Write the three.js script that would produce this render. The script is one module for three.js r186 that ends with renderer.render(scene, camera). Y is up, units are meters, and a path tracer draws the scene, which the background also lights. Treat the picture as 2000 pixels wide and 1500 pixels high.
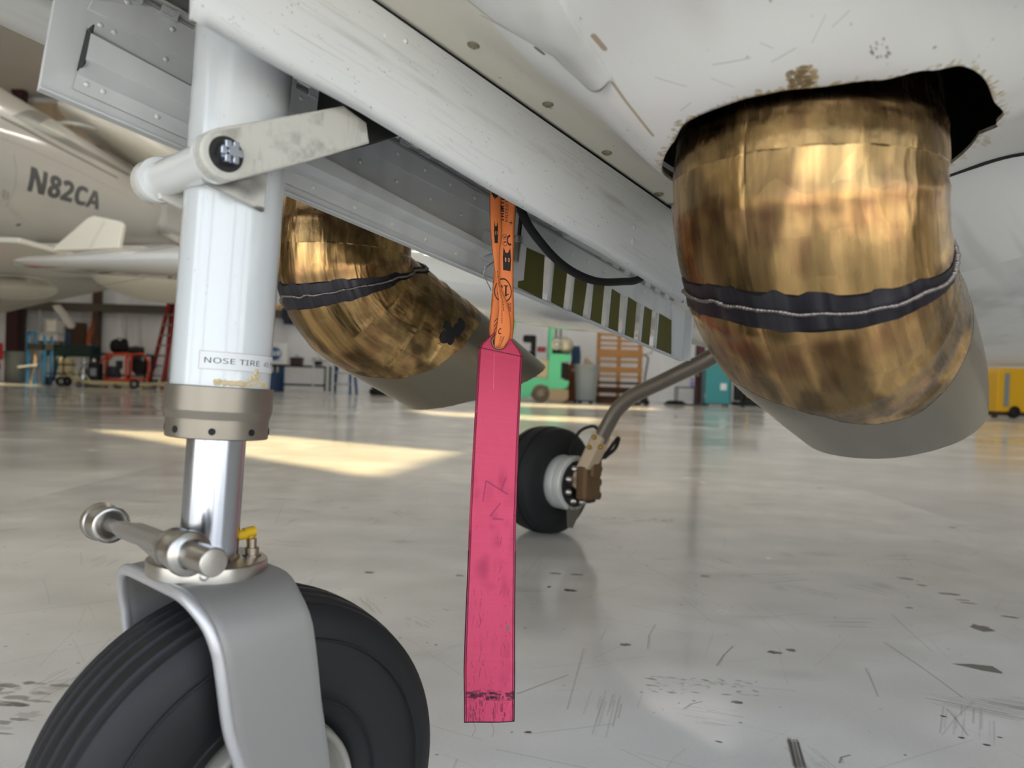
import * as THREE from 'three';
import { RoundedBoxGeometry } from 'three/addons/geometries/RoundedBoxGeometry.js';
import * as BufferGeometryUtils from 'three/addons/utils/BufferGeometryUtils.js';
import { RectAreaLightUniformsLib } from 'three/addons/lights/RectAreaLightUniformsLib.js';

// ---------------------------------------------------------------- camera, sky, sun, lamps, exposure
const scene = new THREE.Scene();
const camera = new THREE.PerspectiveCamera(54.54, 2000 / 1500, 0.02, 200);
camera.position.set(0, 0.6, 0);
camera.rotation.set(THREE.MathUtils.degToRad(-0.71), 0, THREE.MathUtils.degToRad(1.9), 'XYZ');
camera.focus = 1.0;
camera.userData.fStop = 5;
scene.add(camera);

const renderer = new THREE.WebGLRenderer({ antialias: true });
renderer.toneMapping = THREE.LinearToneMapping;
renderer.toneMappingExposure = 1.78;
renderer.shadowMap.enabled = true;
RectAreaLightUniformsLib.init();

{ // clear sky: paler towards the horizon
  const w = 64, h = 64, d = new Float32Array(w * h * 4);
  for (let y = 0; y < h; y++) for (let x = 0; x < w; x++) {
    const e = Math.max(0, ((y + 0.5) / h - 0.5) * 2), k = Math.pow(1 - e, 2.2), i = (y * w + x) * 4;
    d[i] = 0.75 + 0.9 * k; d[i + 1] = 1.02 + 0.68 * k; d[i + 2] = 1.5 + 0.22 * k; d[i + 3] = 1;
  }
  const t = new THREE.DataTexture(d, w, h, THREE.RGBAFormat, THREE.FloatType);
  t.mapping = THREE.EquirectangularReflectionMapping; t.magFilter = THREE.LinearFilter; t.needsUpdate = true;
  scene.background = t;
}
const SUN = new THREE.Vector3(0.9, 1, 0.3);
const sun = new THREE.DirectionalLight(0xfff4e2, 13);
sun.position.copy(SUN.clone().multiplyScalar(30)); sun.castShadow = true; sun.shadow.radius = 2.2;
Object.assign(sun.shadow.camera, { left: -30, right: 30, top: 30, bottom: -30, near: 1, far: 90 });
sun.shadow.mapSize.set(4096, 4096);
scene.add(sun, sun.target);

// ---------------------------------------------------------------- helpers
let seed = 7;
const rnd = () => { seed = (seed * 1664525 + 1013904223) >>> 0; return seed / 4294967296; };
const rr = (a, b) => a + (b - a) * rnd();
const PI = Math.PI, V = (x, y, z) => new THREE.Vector3(x, y, z);
const sm = (x, a, b) => { const t = Math.min(1, Math.max(0, (x - a) / (b - a))); return t * t * (3 - 2 * t); };
const lerp = (a, b, t) => a + (b - a) * t;
const hash = (x, y) => { let h = (x * 374761393 + y * 668265263) | 0; h = Math.imul(h ^ (h >>> 13), 1274126177); return ((h ^ (h >>> 16)) >>> 0) / 4294967296; };
function noise(x, y, p = 4096) {
  const xi = Math.floor(x), yi = Math.floor(y), fx = x - xi, fy = y - yi, u = fx * fx * (3 - 2 * fx), v = fy * fy * (3 - 2 * fy);
  const m = (a) => ((a % p) + p) % p;
  const a = hash(m(xi), m(yi)), b = hash(m(xi + 1), m(yi)), c = hash(m(xi), m(yi + 1)), d = hash(m(xi + 1), m(yi + 1));
  return a + (b - a) * u + (c - a) * v + (a - b - c + d) * u * v;
}
const fbm = (x, y, o = 4, p = 4096) => { let s = 0, a = 0.5, n = 0; for (let i = 0; i < o; i++) { s += a * noise(x, y, p); n += a; x *= 2; y *= 2; p *= 2; a *= 0.5; } return s / n; };

const used = {};
function numbered(name) { const k = used[name] = (used[name] ?? -1) + 1; return k ? name + '_' + String(k).padStart(3, '0') : name; }
function finish(m) { m.castShadow = true; m.receiveShadow = true; return m; }
function thing(name, label, category, [x, y, z] = [0, 0, 0], turn = 0, group) {
  const o = new THREE.Group(); o.name = numbered(name); o.position.set(x, y, z); o.rotation.y = turn;
  o.userData = { label, category }; if (group) o.userData.group = group;
  scene.add(o); return o;
}
function node(name, parent) { const o = new THREE.Group(); o.name = numbered(name); parent.add(o); return o; }
function part(name, geo, mat, parent, label) {
  const m = finish(new THREE.Mesh(Array.isArray(geo) ? merge(geo) : geo, mat)); m.name = numbered(name);
  if (label) m.userData.label = label;
  parent.add(m); return m;
}
function struct(name, geo, mat, parent = scene) {
  const m = finish(new THREE.Mesh(Array.isArray(geo) ? merge(geo) : geo, mat)); m.name = parent === scene && !used[name] ? (used[name] = 0, name) : numbered(name);
  if (parent === scene) m.userData.kind = 'structure';
  parent.add(m); return m;
}
function merge(list) {
  return BufferGeometryUtils.mergeGeometries(list.flat().map((g) => {
    const q = g.index ? g.toNonIndexed() : g;
    for (const k of Object.keys(q.attributes)) if (!['position', 'normal', 'uv'].includes(k)) q.deleteAttribute(k);
    if (!q.attributes.uv) q.setAttribute('uv', new THREE.BufferAttribute(new Float32Array(q.attributes.position.count * 2), 2));
    q.morphAttributes = {}; q.clearGroups(); return q;
  }));
}
const box = (w, h, d, x = 0, y = 0, z = 0) => new THREE.BoxGeometry(w, h, d).translate(x, y, z);
const rbox = (w, h, d, r, x = 0, y = 0, z = 0) => new RoundedBoxGeometry(w, h, d, 2, Math.min(r, w / 2.01, h / 2.01, d / 2.01)).translate(x, y, z);
const cyl = (r1, r2, h, x = 0, y = 0, z = 0, n = 24) => new THREE.CylinderGeometry(r1, r2, h, n).translate(x, y, z);
function tube(pts, r, n = 40, k = 10) { return new THREE.TubeGeometry(new THREE.CatmullRomCurve3(pts.map((p) => p.isVector3 ? p : V(...p))), n, r, k); }
function bar(p, q, r, n = 12) {
  const a = V(...p), b = V(...q), d = b.clone().sub(a), g = new THREE.CylinderGeometry(r, r, d.length(), n);
  g.applyQuaternion(new THREE.Quaternion().setFromUnitVectors(V(0, 1, 0), d.normalize())); return g.translate(...a.add(b).multiplyScalar(0.5).toArray());
}
function beam(p, q, w, d, r = 0.002) { // rectangular bar from p to q; w lies in the plane that holds it and z
  const a = V(...p), b = V(...q), dir = b.clone().sub(a), g = new RoundedBoxGeometry(w, dir.length(), d, 1, Math.min(r, w / 3, d / 3));
  const y = dir.clone().normalize(), z = Math.abs(y.z) > 0.95 ? V(1, 0, 0) : V(0, 0, 1), x = y.clone().cross(z).normalize();
  g.applyMatrix4(new THREE.Matrix4().makeBasis(x, y, x.clone().cross(y))); return g.translate(...a.add(b).multiplyScalar(0.5).toArray());
}
const lathe = (pts, n = 40) => new THREE.LatheGeometry(pts.map((p) => new THREE.Vector2(p[0], p[1])), n);
function plate(pts, depth, bev = 0, holes = []) {
  const s = new THREE.Shape(pts.map((p) => new THREE.Vector2(p[0], p[1])));
  for (const h of holes) s.holes.push(new THREE.Path(h.map((p) => new THREE.Vector2(p[0], p[1]))));
  return new THREE.ExtrudeGeometry(s, { depth, bevelEnabled: bev > 0, bevelSize: bev, bevelThickness: bev, bevelOffset: -bev, bevelSegments: 2, curveSegments: 12 });
}
function grid(nu, nv, fn, closeU = false) { // fn(u, v) -> [x, y, z, s, t]; indexed sheet with smooth normals
  const p = [], uv = [], idx = [];
  for (let j = 0; j <= nv; j++) for (let i = 0; i <= nu; i++) { const q = fn(i / nu, j / nv); p.push(q[0], q[1], q[2]); uv.push(q[3] ?? i / nu, q[4] ?? j / nv); }
  const w = nu + 1;
  for (let j = 0; j < nv; j++) for (let i = 0; i < nu; i++) { const a = j * w + i; idx.push(a, a + 1, a + w, a + 1, a + w + 1, a + w); }
  const g = new THREE.BufferGeometry();
  g.setAttribute('position', new THREE.Float32BufferAttribute(p, 3)); g.setAttribute('uv', new THREE.Float32BufferAttribute(uv, 2)); g.setIndex(idx); g.computeVertexNormals();
  if (closeU) { const n = g.attributes.normal; for (let j = 0; j <= nv; j++) { const a = j * w, b = a + nu, s = V(n.getX(a) + n.getX(b), n.getY(a) + n.getY(b), n.getZ(a) + n.getZ(b)).normalize(); n.setXYZ(a, s.x, s.y, s.z); n.setXYZ(b, s.x, s.y, s.z); } }
  return g;
}

// textures
function dtex(w, h, fn, srgb = true, rep) {
  const d = new Uint8Array(w * h * 4);
  for (let y = 0; y < h; y++) for (let x = 0; x < w; x++) { const c = fn((x + 0.5) / w, (y + 0.5) / h), i = (y * w + x) * 4; d[i] = c[0]; d[i + 1] = c[1]; d[i + 2] = c[2]; d[i + 3] = 255; }
  const t = new THREE.DataTexture(d, w, h); t.wrapS = t.wrapT = THREE.RepeatWrapping; t.magFilter = THREE.LinearFilter; if (srgb) t.colorSpace = THREE.SRGBColorSpace;
  if (rep) t.repeat.set(...rep); t.needsUpdate = true; return t;
}
const clamp = (x) => Math.max(0, Math.min(255, x));
function canv(w, h, fn, srgb = true) {
  const c = document.createElement('canvas'); c.width = w; c.height = h; fn(c.getContext('2d'), w, h);
  const t = new THREE.CanvasTexture(c); t.wrapS = t.wrapT = THREE.ClampToEdgeWrapping; if (srgb) t.colorSpace = THREE.SRGBColorSpace; return t;
}
function speckle(g, w, h, n, col, r0, r1) { g.fillStyle = col; for (let i = 0; i < n; i++) { g.globalAlpha = rr(0.1, 0.7); g.beginPath(); g.ellipse(rnd() * w, rnd() * h, rr(r0, r1), rr(r0, r1), rnd() * 3, 0, 7); g.fill(); } g.globalAlpha = 1; }
function smudge(g, x, y, rx, ry, rgb, al) { g.save(); g.translate(x, y); g.scale(rx, ry); const q = g.createRadialGradient(0, 0, 0, 0, 0, 1); q.addColorStop(0, `rgba(${rgb},${al})`); q.addColorStop(1, `rgba(${rgb},0)`); g.fillStyle = q; g.fillRect(-1, -1, 2, 2); g.restore(); }

const grimeTex = dtex(512, 512, (u, v) => { const a = fbm(u * 6, v * 6, 5, 6), b = fbm(u * 24 + 9, v * 3, 3, 24), k = 236 - 42 * sm(a, 0.52, 0.8) - 18 * sm(b, 0.55, 0.9); return [k, k, k - 2]; });
const fineBump = dtex(256, 256, (u, v) => { const k = 255 * fbm(u * 32, v * 32, 3, 32); return [k, k, k]; }, false);
const std = (c, rough = 0.6, metal = 0, o = {}) => new THREE.MeshStandardMaterial({ color: c, roughness: rough, metalness: metal, ...o });
const M = {
  paint: new THREE.MeshPhysicalMaterial({ color: 0xe2e4e3, roughness: 0.38, map: grimeTex, clearcoat: 0.5, clearcoatRoughness: 0.12 }),
  gloss: new THREE.MeshPhysicalMaterial({ color: 0xdde0e0, roughness: 0.3, clearcoat: 1, clearcoatRoughness: 0.04 }),
  doorIn: std(0xd2d6d9, 0.5, 0, { map: grimeTex }),
  well: std(0x8a8d8c, 0.7),
  steel: std(0xb9b6b0, 0.28, 1),
  alu: std(0xa9a6a0, 0.45, 0.9, { bumpMap: fineBump, bumpScale: 0.0003 }),
  anod: std(0x8d877c, 0.38, 0.8),
  cast: std(0x9c9b98, 0.5, 0.55, { bumpMap: fineBump, bumpScale: 0.0002 }),
  chrome: std(0xb4b9c2, 0.2, 1),
  dark: std(0x141414, 0.55),
  black: std(0x0a0a0b, 0.75),
  rubber: std(0x0d0f12, 0.68, 0, { bumpMap: fineBump, bumpScale: 0.0004 }),
  tireNose: std(0x0a0c0f, 0.55, 0, { bumpMap: fineBump, bumpScale: 0.0004 }),
  hub: std(0xa9a59b, 0.6, 0.2, { map: grimeTex }),
  bronze: std(0x9a7d56, 0.42, 0.75),
  olive: std(0x57541c, 0.55, 0, { map: grimeTex }),
  brassFit: std(0xa58a3a, 0.35, 0.9),
  yellowCap: std(0xd0a514, 0.5),
};

// ---------------------------------------------------------------- hangar
const H = 7.5, X0 = -17, X1 = 15, ZB = -19.8, ZF = 3.6;
function floorTone(x, z) { return 0.5 * fbm(x * 0.5 + 40, z * 0.9 + 40, 4) + 0.3 * fbm(x * 2.3 + 7, z * 6 + 90, 3) + 0.2 * fbm(x * 7 + 300, z * 7 + 300, 2); }
const NX0 = -2.05, NX1 = 2.05, NZ0 = -4.6, NZ1 = -0.5;
function floorRGB(x, z) { const k = 220 + 84 * (floorTone(x, z) - 0.5), w = 10 * fbm(x * 1.3 + 70, z * 2 + 12, 3); return [k, k - 1 - w * 0.4, k - 4 - w]; }
const floorFar = dtex(1024, 1024, (u, v) => { const x = u * 10, z = v * 10; const k = 220 + 50 * (fbm(x * 1.6, z * 2.4, 4, 16) - 0.5); return [k, k - 3, k - 9]; });
const floorNear = canv(2048, 2048, (g, w, h) => {
  const im = g.createImageData(w, h), P = w / (NX1 - NX0);
  for (let y = 0; y < h; y++) for (let x = 0; x < w; x++) { const c = floorRGB(NX0 + x / P, NZ0 + y / P), i = (y * w + x) * 4, n = 5 * (hash(x, y) - 0.5); im.data[i] = clamp(c[0] + n); im.data[i + 1] = clamp(c[1] + n); im.data[i + 2] = clamp(c[2] + n); im.data[i + 3] = 255; }
  g.putImageData(im, 0, 0);
  const at = (p) => [(p[0] - NX0) * P, (p[1] - NZ0) * P];
  const stroke = (pts, wd, al, col = '62,58,54') => { g.strokeStyle = `rgba(${col},${al})`; g.lineWidth = wd; g.lineCap = 'round'; g.beginPath(); pts.map(at).forEach((q, i) => i ? g.lineTo(...q) : g.moveTo(...q)); g.stroke(); };
  const chip = (p, rx, rz, rot, al = 0.85, col = '58,54,50') => { g.fillStyle = `rgba(${col},${al})`; g.beginPath(); const [x, y] = at(p); for (let i = 0; i < 14; i++) { const a = i / 14 * 2 * PI, k = 0.7 + 0.5 * rnd(), X = Math.cos(a) * rx * k * P, Y = Math.sin(a) * rz * k * P; g.lineTo(x + X * Math.cos(rot) - Y * Math.sin(rot), y + X * Math.sin(rot) + Y * Math.cos(rot)); } g.fill(); };
  for (let i = 0; i < 620; i++) { // long hairline scratches
    const x = rr(NX0, NX1), z = NZ1 - Math.pow(rnd(), 1.4) * 3.6, a = rr(0, PI), l = rr(0.03, 0.3) * (rnd() < 0.2 ? 2 : 1);
    stroke([[x, z], [x + Math.cos(a) * l / 2 + rr(-0.004, 0.004), z + Math.sin(a) * l / 2], [x + Math.cos(a) * l, z + Math.sin(a) * l]], rr(0.5, 1.1), rr(0.05, 0.24));
  }
  for (let c = 0; c < 90; c++) { // scuff bundles
    const x = rr(NX0, NX1), z = NZ1 - rnd() * 3.2, a = rr(0, PI), s = rr(0.04, 0.2);
    for (let i = 0; i < 14; i++) { const ox = rr(-0.04, 0.04), oz = rr(-0.04, 0.04), l = s * rr(0.3, 1); stroke([[x + ox, z + oz], [x + ox + Math.cos(a) * l, z + oz + Math.sin(a) * l]], rr(0.6, 1.4), rr(0.06, 0.25)); }
  }
  for (let i = 0; i < 700; i++) chip([rr(NX0, NX1), rr(NZ0, NZ1)], rr(0.001, 0.0035), rr(0.001, 0.004), rr(0, 3), rr(0.2, 0.8));
  for (let i = 0; i < 60; i++) { const [x, y] = at([rr(NX0, NX1), rr(NZ0, NZ1)]); smudge(g, x, y, rr(10, 70), rr(6, 30), '120,112,100', rr(0.08, 0.25)); }
  // marks that can be told apart
  for (const [p, rx, rz, ro] of [[[1.2572, -2.3374], 0.022, 0.012, 0.5], [[1.2688, -2.2646], 0.016, 0.01, 0.5], [[1.3008, -2.178], 0.03, 0.012, 0.1], [[1.3057, -2.1189], 0.018, 0.006, 0.2], [[1.3072, -2.0905], 0.02, 0.006, 0.2], [[1.1049, -2.0275], 0.012, 0.006, 0], [[1.2033, -1.8727], 0.026, 0.03, 0.6],
    [[1.3452, -1.9746], 0.022, 0.008, 0.3], [[0.605, -1.6564], 0.017, 0.01, 0.1], [[0.65, -1.6728], 0.011, 0.01, 0.6], [[0.6125, -2.2881], 0.014, 0.012, 0.2], [[0.2758, -1.6736], 0.014, 0.009, 0], [[-0.4035, -2.2028], 0.015, 0.012, 0.2], [[-0.136, -2.2019], 0.012, 0.009, 0], [[0.1803, -2.0859], 0.02, 0.012, 0.1], [[0.1241, -2.1148], 0.006, 0.012, 0.4], [[0.1515, -2.2604], 0.02, 0.01, 0.1], [[0.2136, -2.2564], 0.022, 0.006, 0],
    [[0.047, -1.246], 0.007, 0.004, 0], [[0.3652, -1.2342], 0.006, 0.003, 0.3], [[0.7951, -1.2775], 0.006, 0.004, 0.2], [[0.8247, -1.2545], 0.006, 0.004, 0.2], [[0.8117, -1.3596], 0.006, 0.004, 0.2], [[0.8657, -1.2841], 0.005, 0.003, 0.2], [[0.4419, -1.3894], 0.012, 0.006, 0.2], [[1.9354, -3.234], 0.02, 0.012, 0], [[1.8101, -4.3359], 0.018, 0.02, 0], [[2.7778, -5.9134], 0.025, 0.02, 0], [[2.7425, -7.8426], 0.02, 0.03, 0]]) chip(p, rx, rz, ro);
  g.fillStyle = 'rgba(88,84,76,.95)'; g.beginPath(); [[0.9816, -1.6237], [1.0294, -1.6249], [1.0667, -1.6166], [1.067, -1.5831], [1.0601, -1.5744], [1.0286, -1.5881], [1.0065, -1.6058]].map(at).forEach((q) => g.lineTo(...q)); g.fill();
  for (let i = 0; i < 26; i++) { const o = rr(0, 0.02); const a = [0.4816, -1.249], b = [0.4592, -1.1576]; stroke([[a[0] + o, a[1] + rr(-0.01, 0.01)], [b[0] + o, b[1] + rr(-0.01, 0.01)]], 1.2, 0.35); }
  for (const [a, b, wd, al] of [[[0.8937, -1.7468], [0.8991, -1.4465], 2, 0.5], [[1.0214, -1.9624], [0.9797, -1.6961], 1.4, 0.35], [[0.029, -1.3955], [0.1327, -1.4926], 2, 0.45], [[0.1781, -1.6428], [0.1192, -1.3377], 1.4, 0.35], [[0.4524, -1.5673], [0.5224, -1.6866], 2.2, 0.6], [[0.3217, -1.6526], [0.3705, -1.8173], 1.6, 0.5], [[0.8365, -1.3907], [0.812, -1.2877], 1.6, 0.5], [[0.3328, -1.3535], [0.3755, -1.3887], 1.8, 0.6], [[0.7727, -1.5805], [0.73, -1.4382], 1.6, 0.5], [[0.9082, -1.429], [0.7656, -1.2846], 1.2, 0.35], [[0.5412, -1.1782], [0.5692, -1.204], 2.2, 0.7]]) { const m = [(a[0] + b[0]) / 2 + rr(-0.006, 0.006), (a[1] + b[1]) / 2 + rr(-0.006, 0.006)]; stroke([a, m, b], wd * 0.75, al * 0.7); stroke([[a[0] + 0.006, a[1]], m], 0.8, al * 0.4); }
  for (let i = 0; i < 60; i++) { const q = [0.9164, -1.4341], o = [rr(-0.1, 0.1), rr(-0.03, 0.03)]; stroke([[q[0] + o[0], q[1] + o[1]], [q[0] + o[0] + 0.12, q[1] + o[1] + 0.06]], 1, rr(0.08, 0.25)); }
  for (let i = 0; i < 70; i++) { const q = [0.3748, -1.4697], o = [rr(-0.09, 0.12), rr(-0.03, 0.05)]; chip([q[0] + o[0], q[1] + o[1]], rr(0.002, 0.012), rr(0.001, 0.004), rr(-0.5, 0.9), rr(0.1, 0.4)); }
  for (let i = 0; i < 60; i++) { const q = [0.4131, -3.1801], o = [rr(-0.16, 0.3), rr(-0.03, 0.05)]; chip([q[0] + o[0], q[1] + o[1]], rr(0.004, 0.02), rr(0.002, 0.008), 0.1, rr(0.15, 0.5)); }
  for (let i = 0; i < 50; i++) { const q = [-0.8414, -1.2766], o = [rr(-0.1, 0.05), rr(-0.1, 0.1)]; chip([q[0] + o[0], q[1] + o[1]], rr(0.006, 0.03), rr(0.003, 0.01), 0.1, rr(0.1, 0.4)); }
});
const rough = dtex(512, 512, (u, v) => { const k = 18 + 46 * fbm(u * 8, v * 16, 4, 8) + 25 * sm(fbm(u * 32, v * 40, 2, 32), 0.6, 0.9); return [255, clamp(k), 0]; }, false);
const floorM = (map) => new THREE.MeshPhysicalMaterial({ map, roughness: 0.9, roughnessMap: rough, specularIntensity: 1 });
const farM = floorM(floorFar), nearM = floorM(floorNear);
{
  const f = struct('floor', new THREE.BoxGeometry(NX1 - NX0, 0.2, NZ1 - NZ0).translate((NX0 + NX1) / 2, -0.1, (NZ0 + NZ1) / 2), nearM);
  const slab = (a, b, c, d) => { const g = box(b - a, 0.2, d - c, (a + b) / 2, -0.1, (c + d) / 2), p = g.attributes.position, u = g.attributes.uv; for (let i = 0; i < p.count; i++) u.setXY(i, p.getX(i) / 10, p.getZ(i) / 10); return g; };
  struct('floor_panel', [slab(X0, NX0, ZB, ZF), slab(NX1, X1, ZB, ZF), slab(NX0, NX1, ZB, NZ0), slab(NX0, NX1, NZ1, ZF)], farM, f);
}
const insul = new THREE.MeshStandardMaterial({ color: 0xe6e7ea, roughness: 0.42 });
let wallBack;
{ // rear wall: vinyl-faced insulation that hangs in soft vertical folds
  const g = grid(640, 6, (u, v) => { const x = lerp(X0, X1, u), y = v * H; return [x, y, ZB + 0.03 * Math.sin(x * 5.1) + 0.05 * fbm(x * 3, y * 0.5, 3) + 0.03 * fbm(x * 9 + y * 2, y * 0.8 + 4, 2)]; });
  wallBack = struct('wall_back', [g, box(X1 - X0 + 0.4, H, 0.2, (X0 + X1) / 2, H / 2, ZB - 0.15)], insul);
}
const wallM = std(0xd9d8d4, 0.6), beige = std(0xc3b6a2, 0.7);
struct('wall_left', [box(0.2, H, ZF - ZB, X0 - 0.1, H / 2, (ZF + ZB) / 2), ...Array.from({ length: 40 }, (_, i) => box(0.05, H, 0.12, X0 + 0.02, H / 2, ZB + 0.4 + i * 0.6))], beige);
struct('wall_right', [box(0.2, H, ZF - ZB, X1 + 0.1, H / 2, (ZF + ZB) / 2), ...Array.from({ length: 40 }, (_, i) => box(0.05, H, 0.12, X1 - 0.02, H / 2, ZB + 0.4 + i * 0.6))], wallM);
const DOOR0 = -10, DOOR1 = 9.5, DOORH = 5.7;
struct('wall_front', [box(DOOR0 - X0, H, 0.2, (DOOR0 + X0) / 2, H / 2, ZF + 0.1), box(X1 - DOOR1, H, 0.2, (DOOR1 + X1) / 2, H / 2, ZF + 0.1), box(DOOR1 - DOOR0, H - DOORH, 0.2, (DOOR0 + DOOR1) / 2, (H + DOORH) / 2, ZF + 0.1)], wallM);
const maroon = std(0x3a1a16, 0.55), steelDark = std(0x5a534c, 0.6, 0.2);
[-6.1, -2.4, 1.9, 5.2].forEach((x, i) => struct('trim_' + (i + 1), [box(0.28, DOORH, 0.1, x, DOORH / 2, ZF + 0.12), box(0.1, DOORH, 0.22, x, DOORH / 2, ZF + 0.12)], maroon));
// ceiling with three skylight openings
const SUNX = 0.9 * H, SUNZ = 0.3 * H;
const lightsIn = [
  [[-3.6072, -6.4601], [-2.1035, -6.5268], [-0.31, -5.5977], [-0.6782, -4.1095]],
  [[-1.6445, -11.4864], [1.3829, -11.0412], [1.252, -9.7098], [-0.9774, -10.3086]],
  [[0.1011, -15.9415], [3.2847, -15.8508], [2.8972, -14.4514], [0.0919, -14.1343]],
  [[-12.9282, -17.7472], [-11.115, -17.679], [-10.4775, -16.6663], [-11.9547, -16.4124]],
].map((q) => q.map(([x, z]) => [Math.max(X0 + 0.3, Math.min(X1 - 0.3, x + SUNX)), Math.max(ZB + 0.3, z + SUNZ)]));
{
  const g = plate([[X0, -ZB], [X0, -ZF], [X1, -ZF], [X1, -ZB]], 0.12, 0, lightsIn.map((q) => q.map(([x, z]) => [x, -z])));
  g.rotateX(-PI / 2).translate(0, H, 0);
  struct('ceiling', g, std(0xdcdcd8, 0.65));
  const pane = new THREE.MeshPhysicalMaterial({ color: 0xd6d0bc, transmission: 1, thickness: 0, roughness: 0.02, ior: 1.3 });
  lightsIn.forEach((q, i) => struct('window_' + (i + 1), plate(q.map(([x, z]) => [x, -z]), 0.006).rotateX(-PI / 2).translate(0, H + 0.03, 0), pane));
}
{ // concrete apron outside the open door
  const g = box(90, 0.2, 70, 0, -0.12, ZF + 35); struct('ground', g, std(0xb9b4a8, 0.85));
}
// strip lamps under the ceiling
const tubeM = std(0xffffff, 0.4, 0, { emissive: 0xfff6e8, emissiveIntensity: 3 }), whiteSheet = std(0xe8e8e6, 0.4);
for (const [x, z] of [[-14.3, -15], [-12, -8], [-3.4, -13], [-1.5, -16], [-1.5, -10], [4, -16.5], [4, -11], [9.5, -16], [9.5, -10], [9.5, -4]]) {
  const l = thing('strip_lamp', 'white ceiling strip lamp with two glowing tubes', 'lamp', [x, H - 0.35, z], 0, 'strip lamps under the hangar ceiling');
  part('housing', [rbox(2.4, 0.08, 0.3, 0.01, 0, 0.06, 0), bar([-0.9, 0.08, 0], [-0.9, 0.34, 0], 0.01), bar([0.9, 0.08, 0], [0.9, 0.34, 0], 0.01)], whiteSheet, l);
  for (const s of [-1, 1]) part('glowing_tube', bar([-1.15, 0, s * 0.08], [1.15, 0, s * 0.08], 0.016), tubeM, l);
  const a = new THREE.RectAreaLight(0xfff8f0, 8, 2.3, 0.26); a.position.set(x, H - 0.38, z); a.rotation.x = -PI / 2; scene.add(a);
}

// ---------------------------------------------------------------- the aircraft whose nose gear fills the view
// local axes: x aft along the fuselage, y up, z towards the side the camera is on
const plane = thing('airplane', 'white airplane seen from below, with bronze exhaust stacks and a lowered nose wheel', 'airplane', [-0.2718, 0, -0.71], THREE.MathUtils.degToRad(46.3));

// belly skin height under the nose: bulges down round each exhaust
const HC = [0.40, 0.385];
function bellyH(s, l) {
  const g = sm(s, 0, 0.25), d = Math.hypot(s - HC[0], l - HC[1]);
  return 0.947 - 0.186 * (s - 0.087) + g * 0.186 * (s - 0.087) * sm(l, 0.1, 0.5) - 0.085 * g * sm(l, 0.13, 0.28) + 1.5 * Math.max(0, l - 0.6) ** 2 - 0.02 * Math.exp(-(((d - 0.13) / 0.05) ** 2)) + 0.014 * g * Math.exp(-(((d - 0.235) / 0.042) ** 2)) * sm(l, 0.16, 0.3);
}
const farH = (s, l) => bellyH(s, l) + 2.6 * Math.max(0, l - 0.3) ** 2 + 0.06 * sm(s, 0, 0.25) * sm(l, 0.13, 0.28);
const aftS = (s, l) => s > 0.575 ? 0.575 + (s - 0.575) * (1 + 4 * sm(l, 0.25, 0.45)) : s; // the aft edge runs further back outboard
const holeR = [[-180, 0.143], [-158, 0.147], [-144, 0.14], [-127, 0.14], [-90, 0.145], [-60, 0.155], [-30, 0.175], [0, 0.195], [15, 0.2], [32, 0.205], [60, 0.165], [86, 0.153], [116, 0.164], [124, 0.155], [137, 0.14], [153, 0.135], [169, 0.14], [180, 0.143]];
function holeAt(a) { let d = THREE.MathUtils.radToDeg(a); d = ((d + 180) % 360 + 360) % 360 - 180; for (let i = 1; i < holeR.length; i++) if (d <= holeR[i][0]) { const [a0, r0] = holeR[i - 1], [a1, r1] = holeR[i]; return lerp(r0, r1, sm(d, a0, a1)); } return 0.143; }
const CS0 = -0.75, CS1 = 0.6, CL0 = 0.1, CL1 = 0.68;
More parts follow.
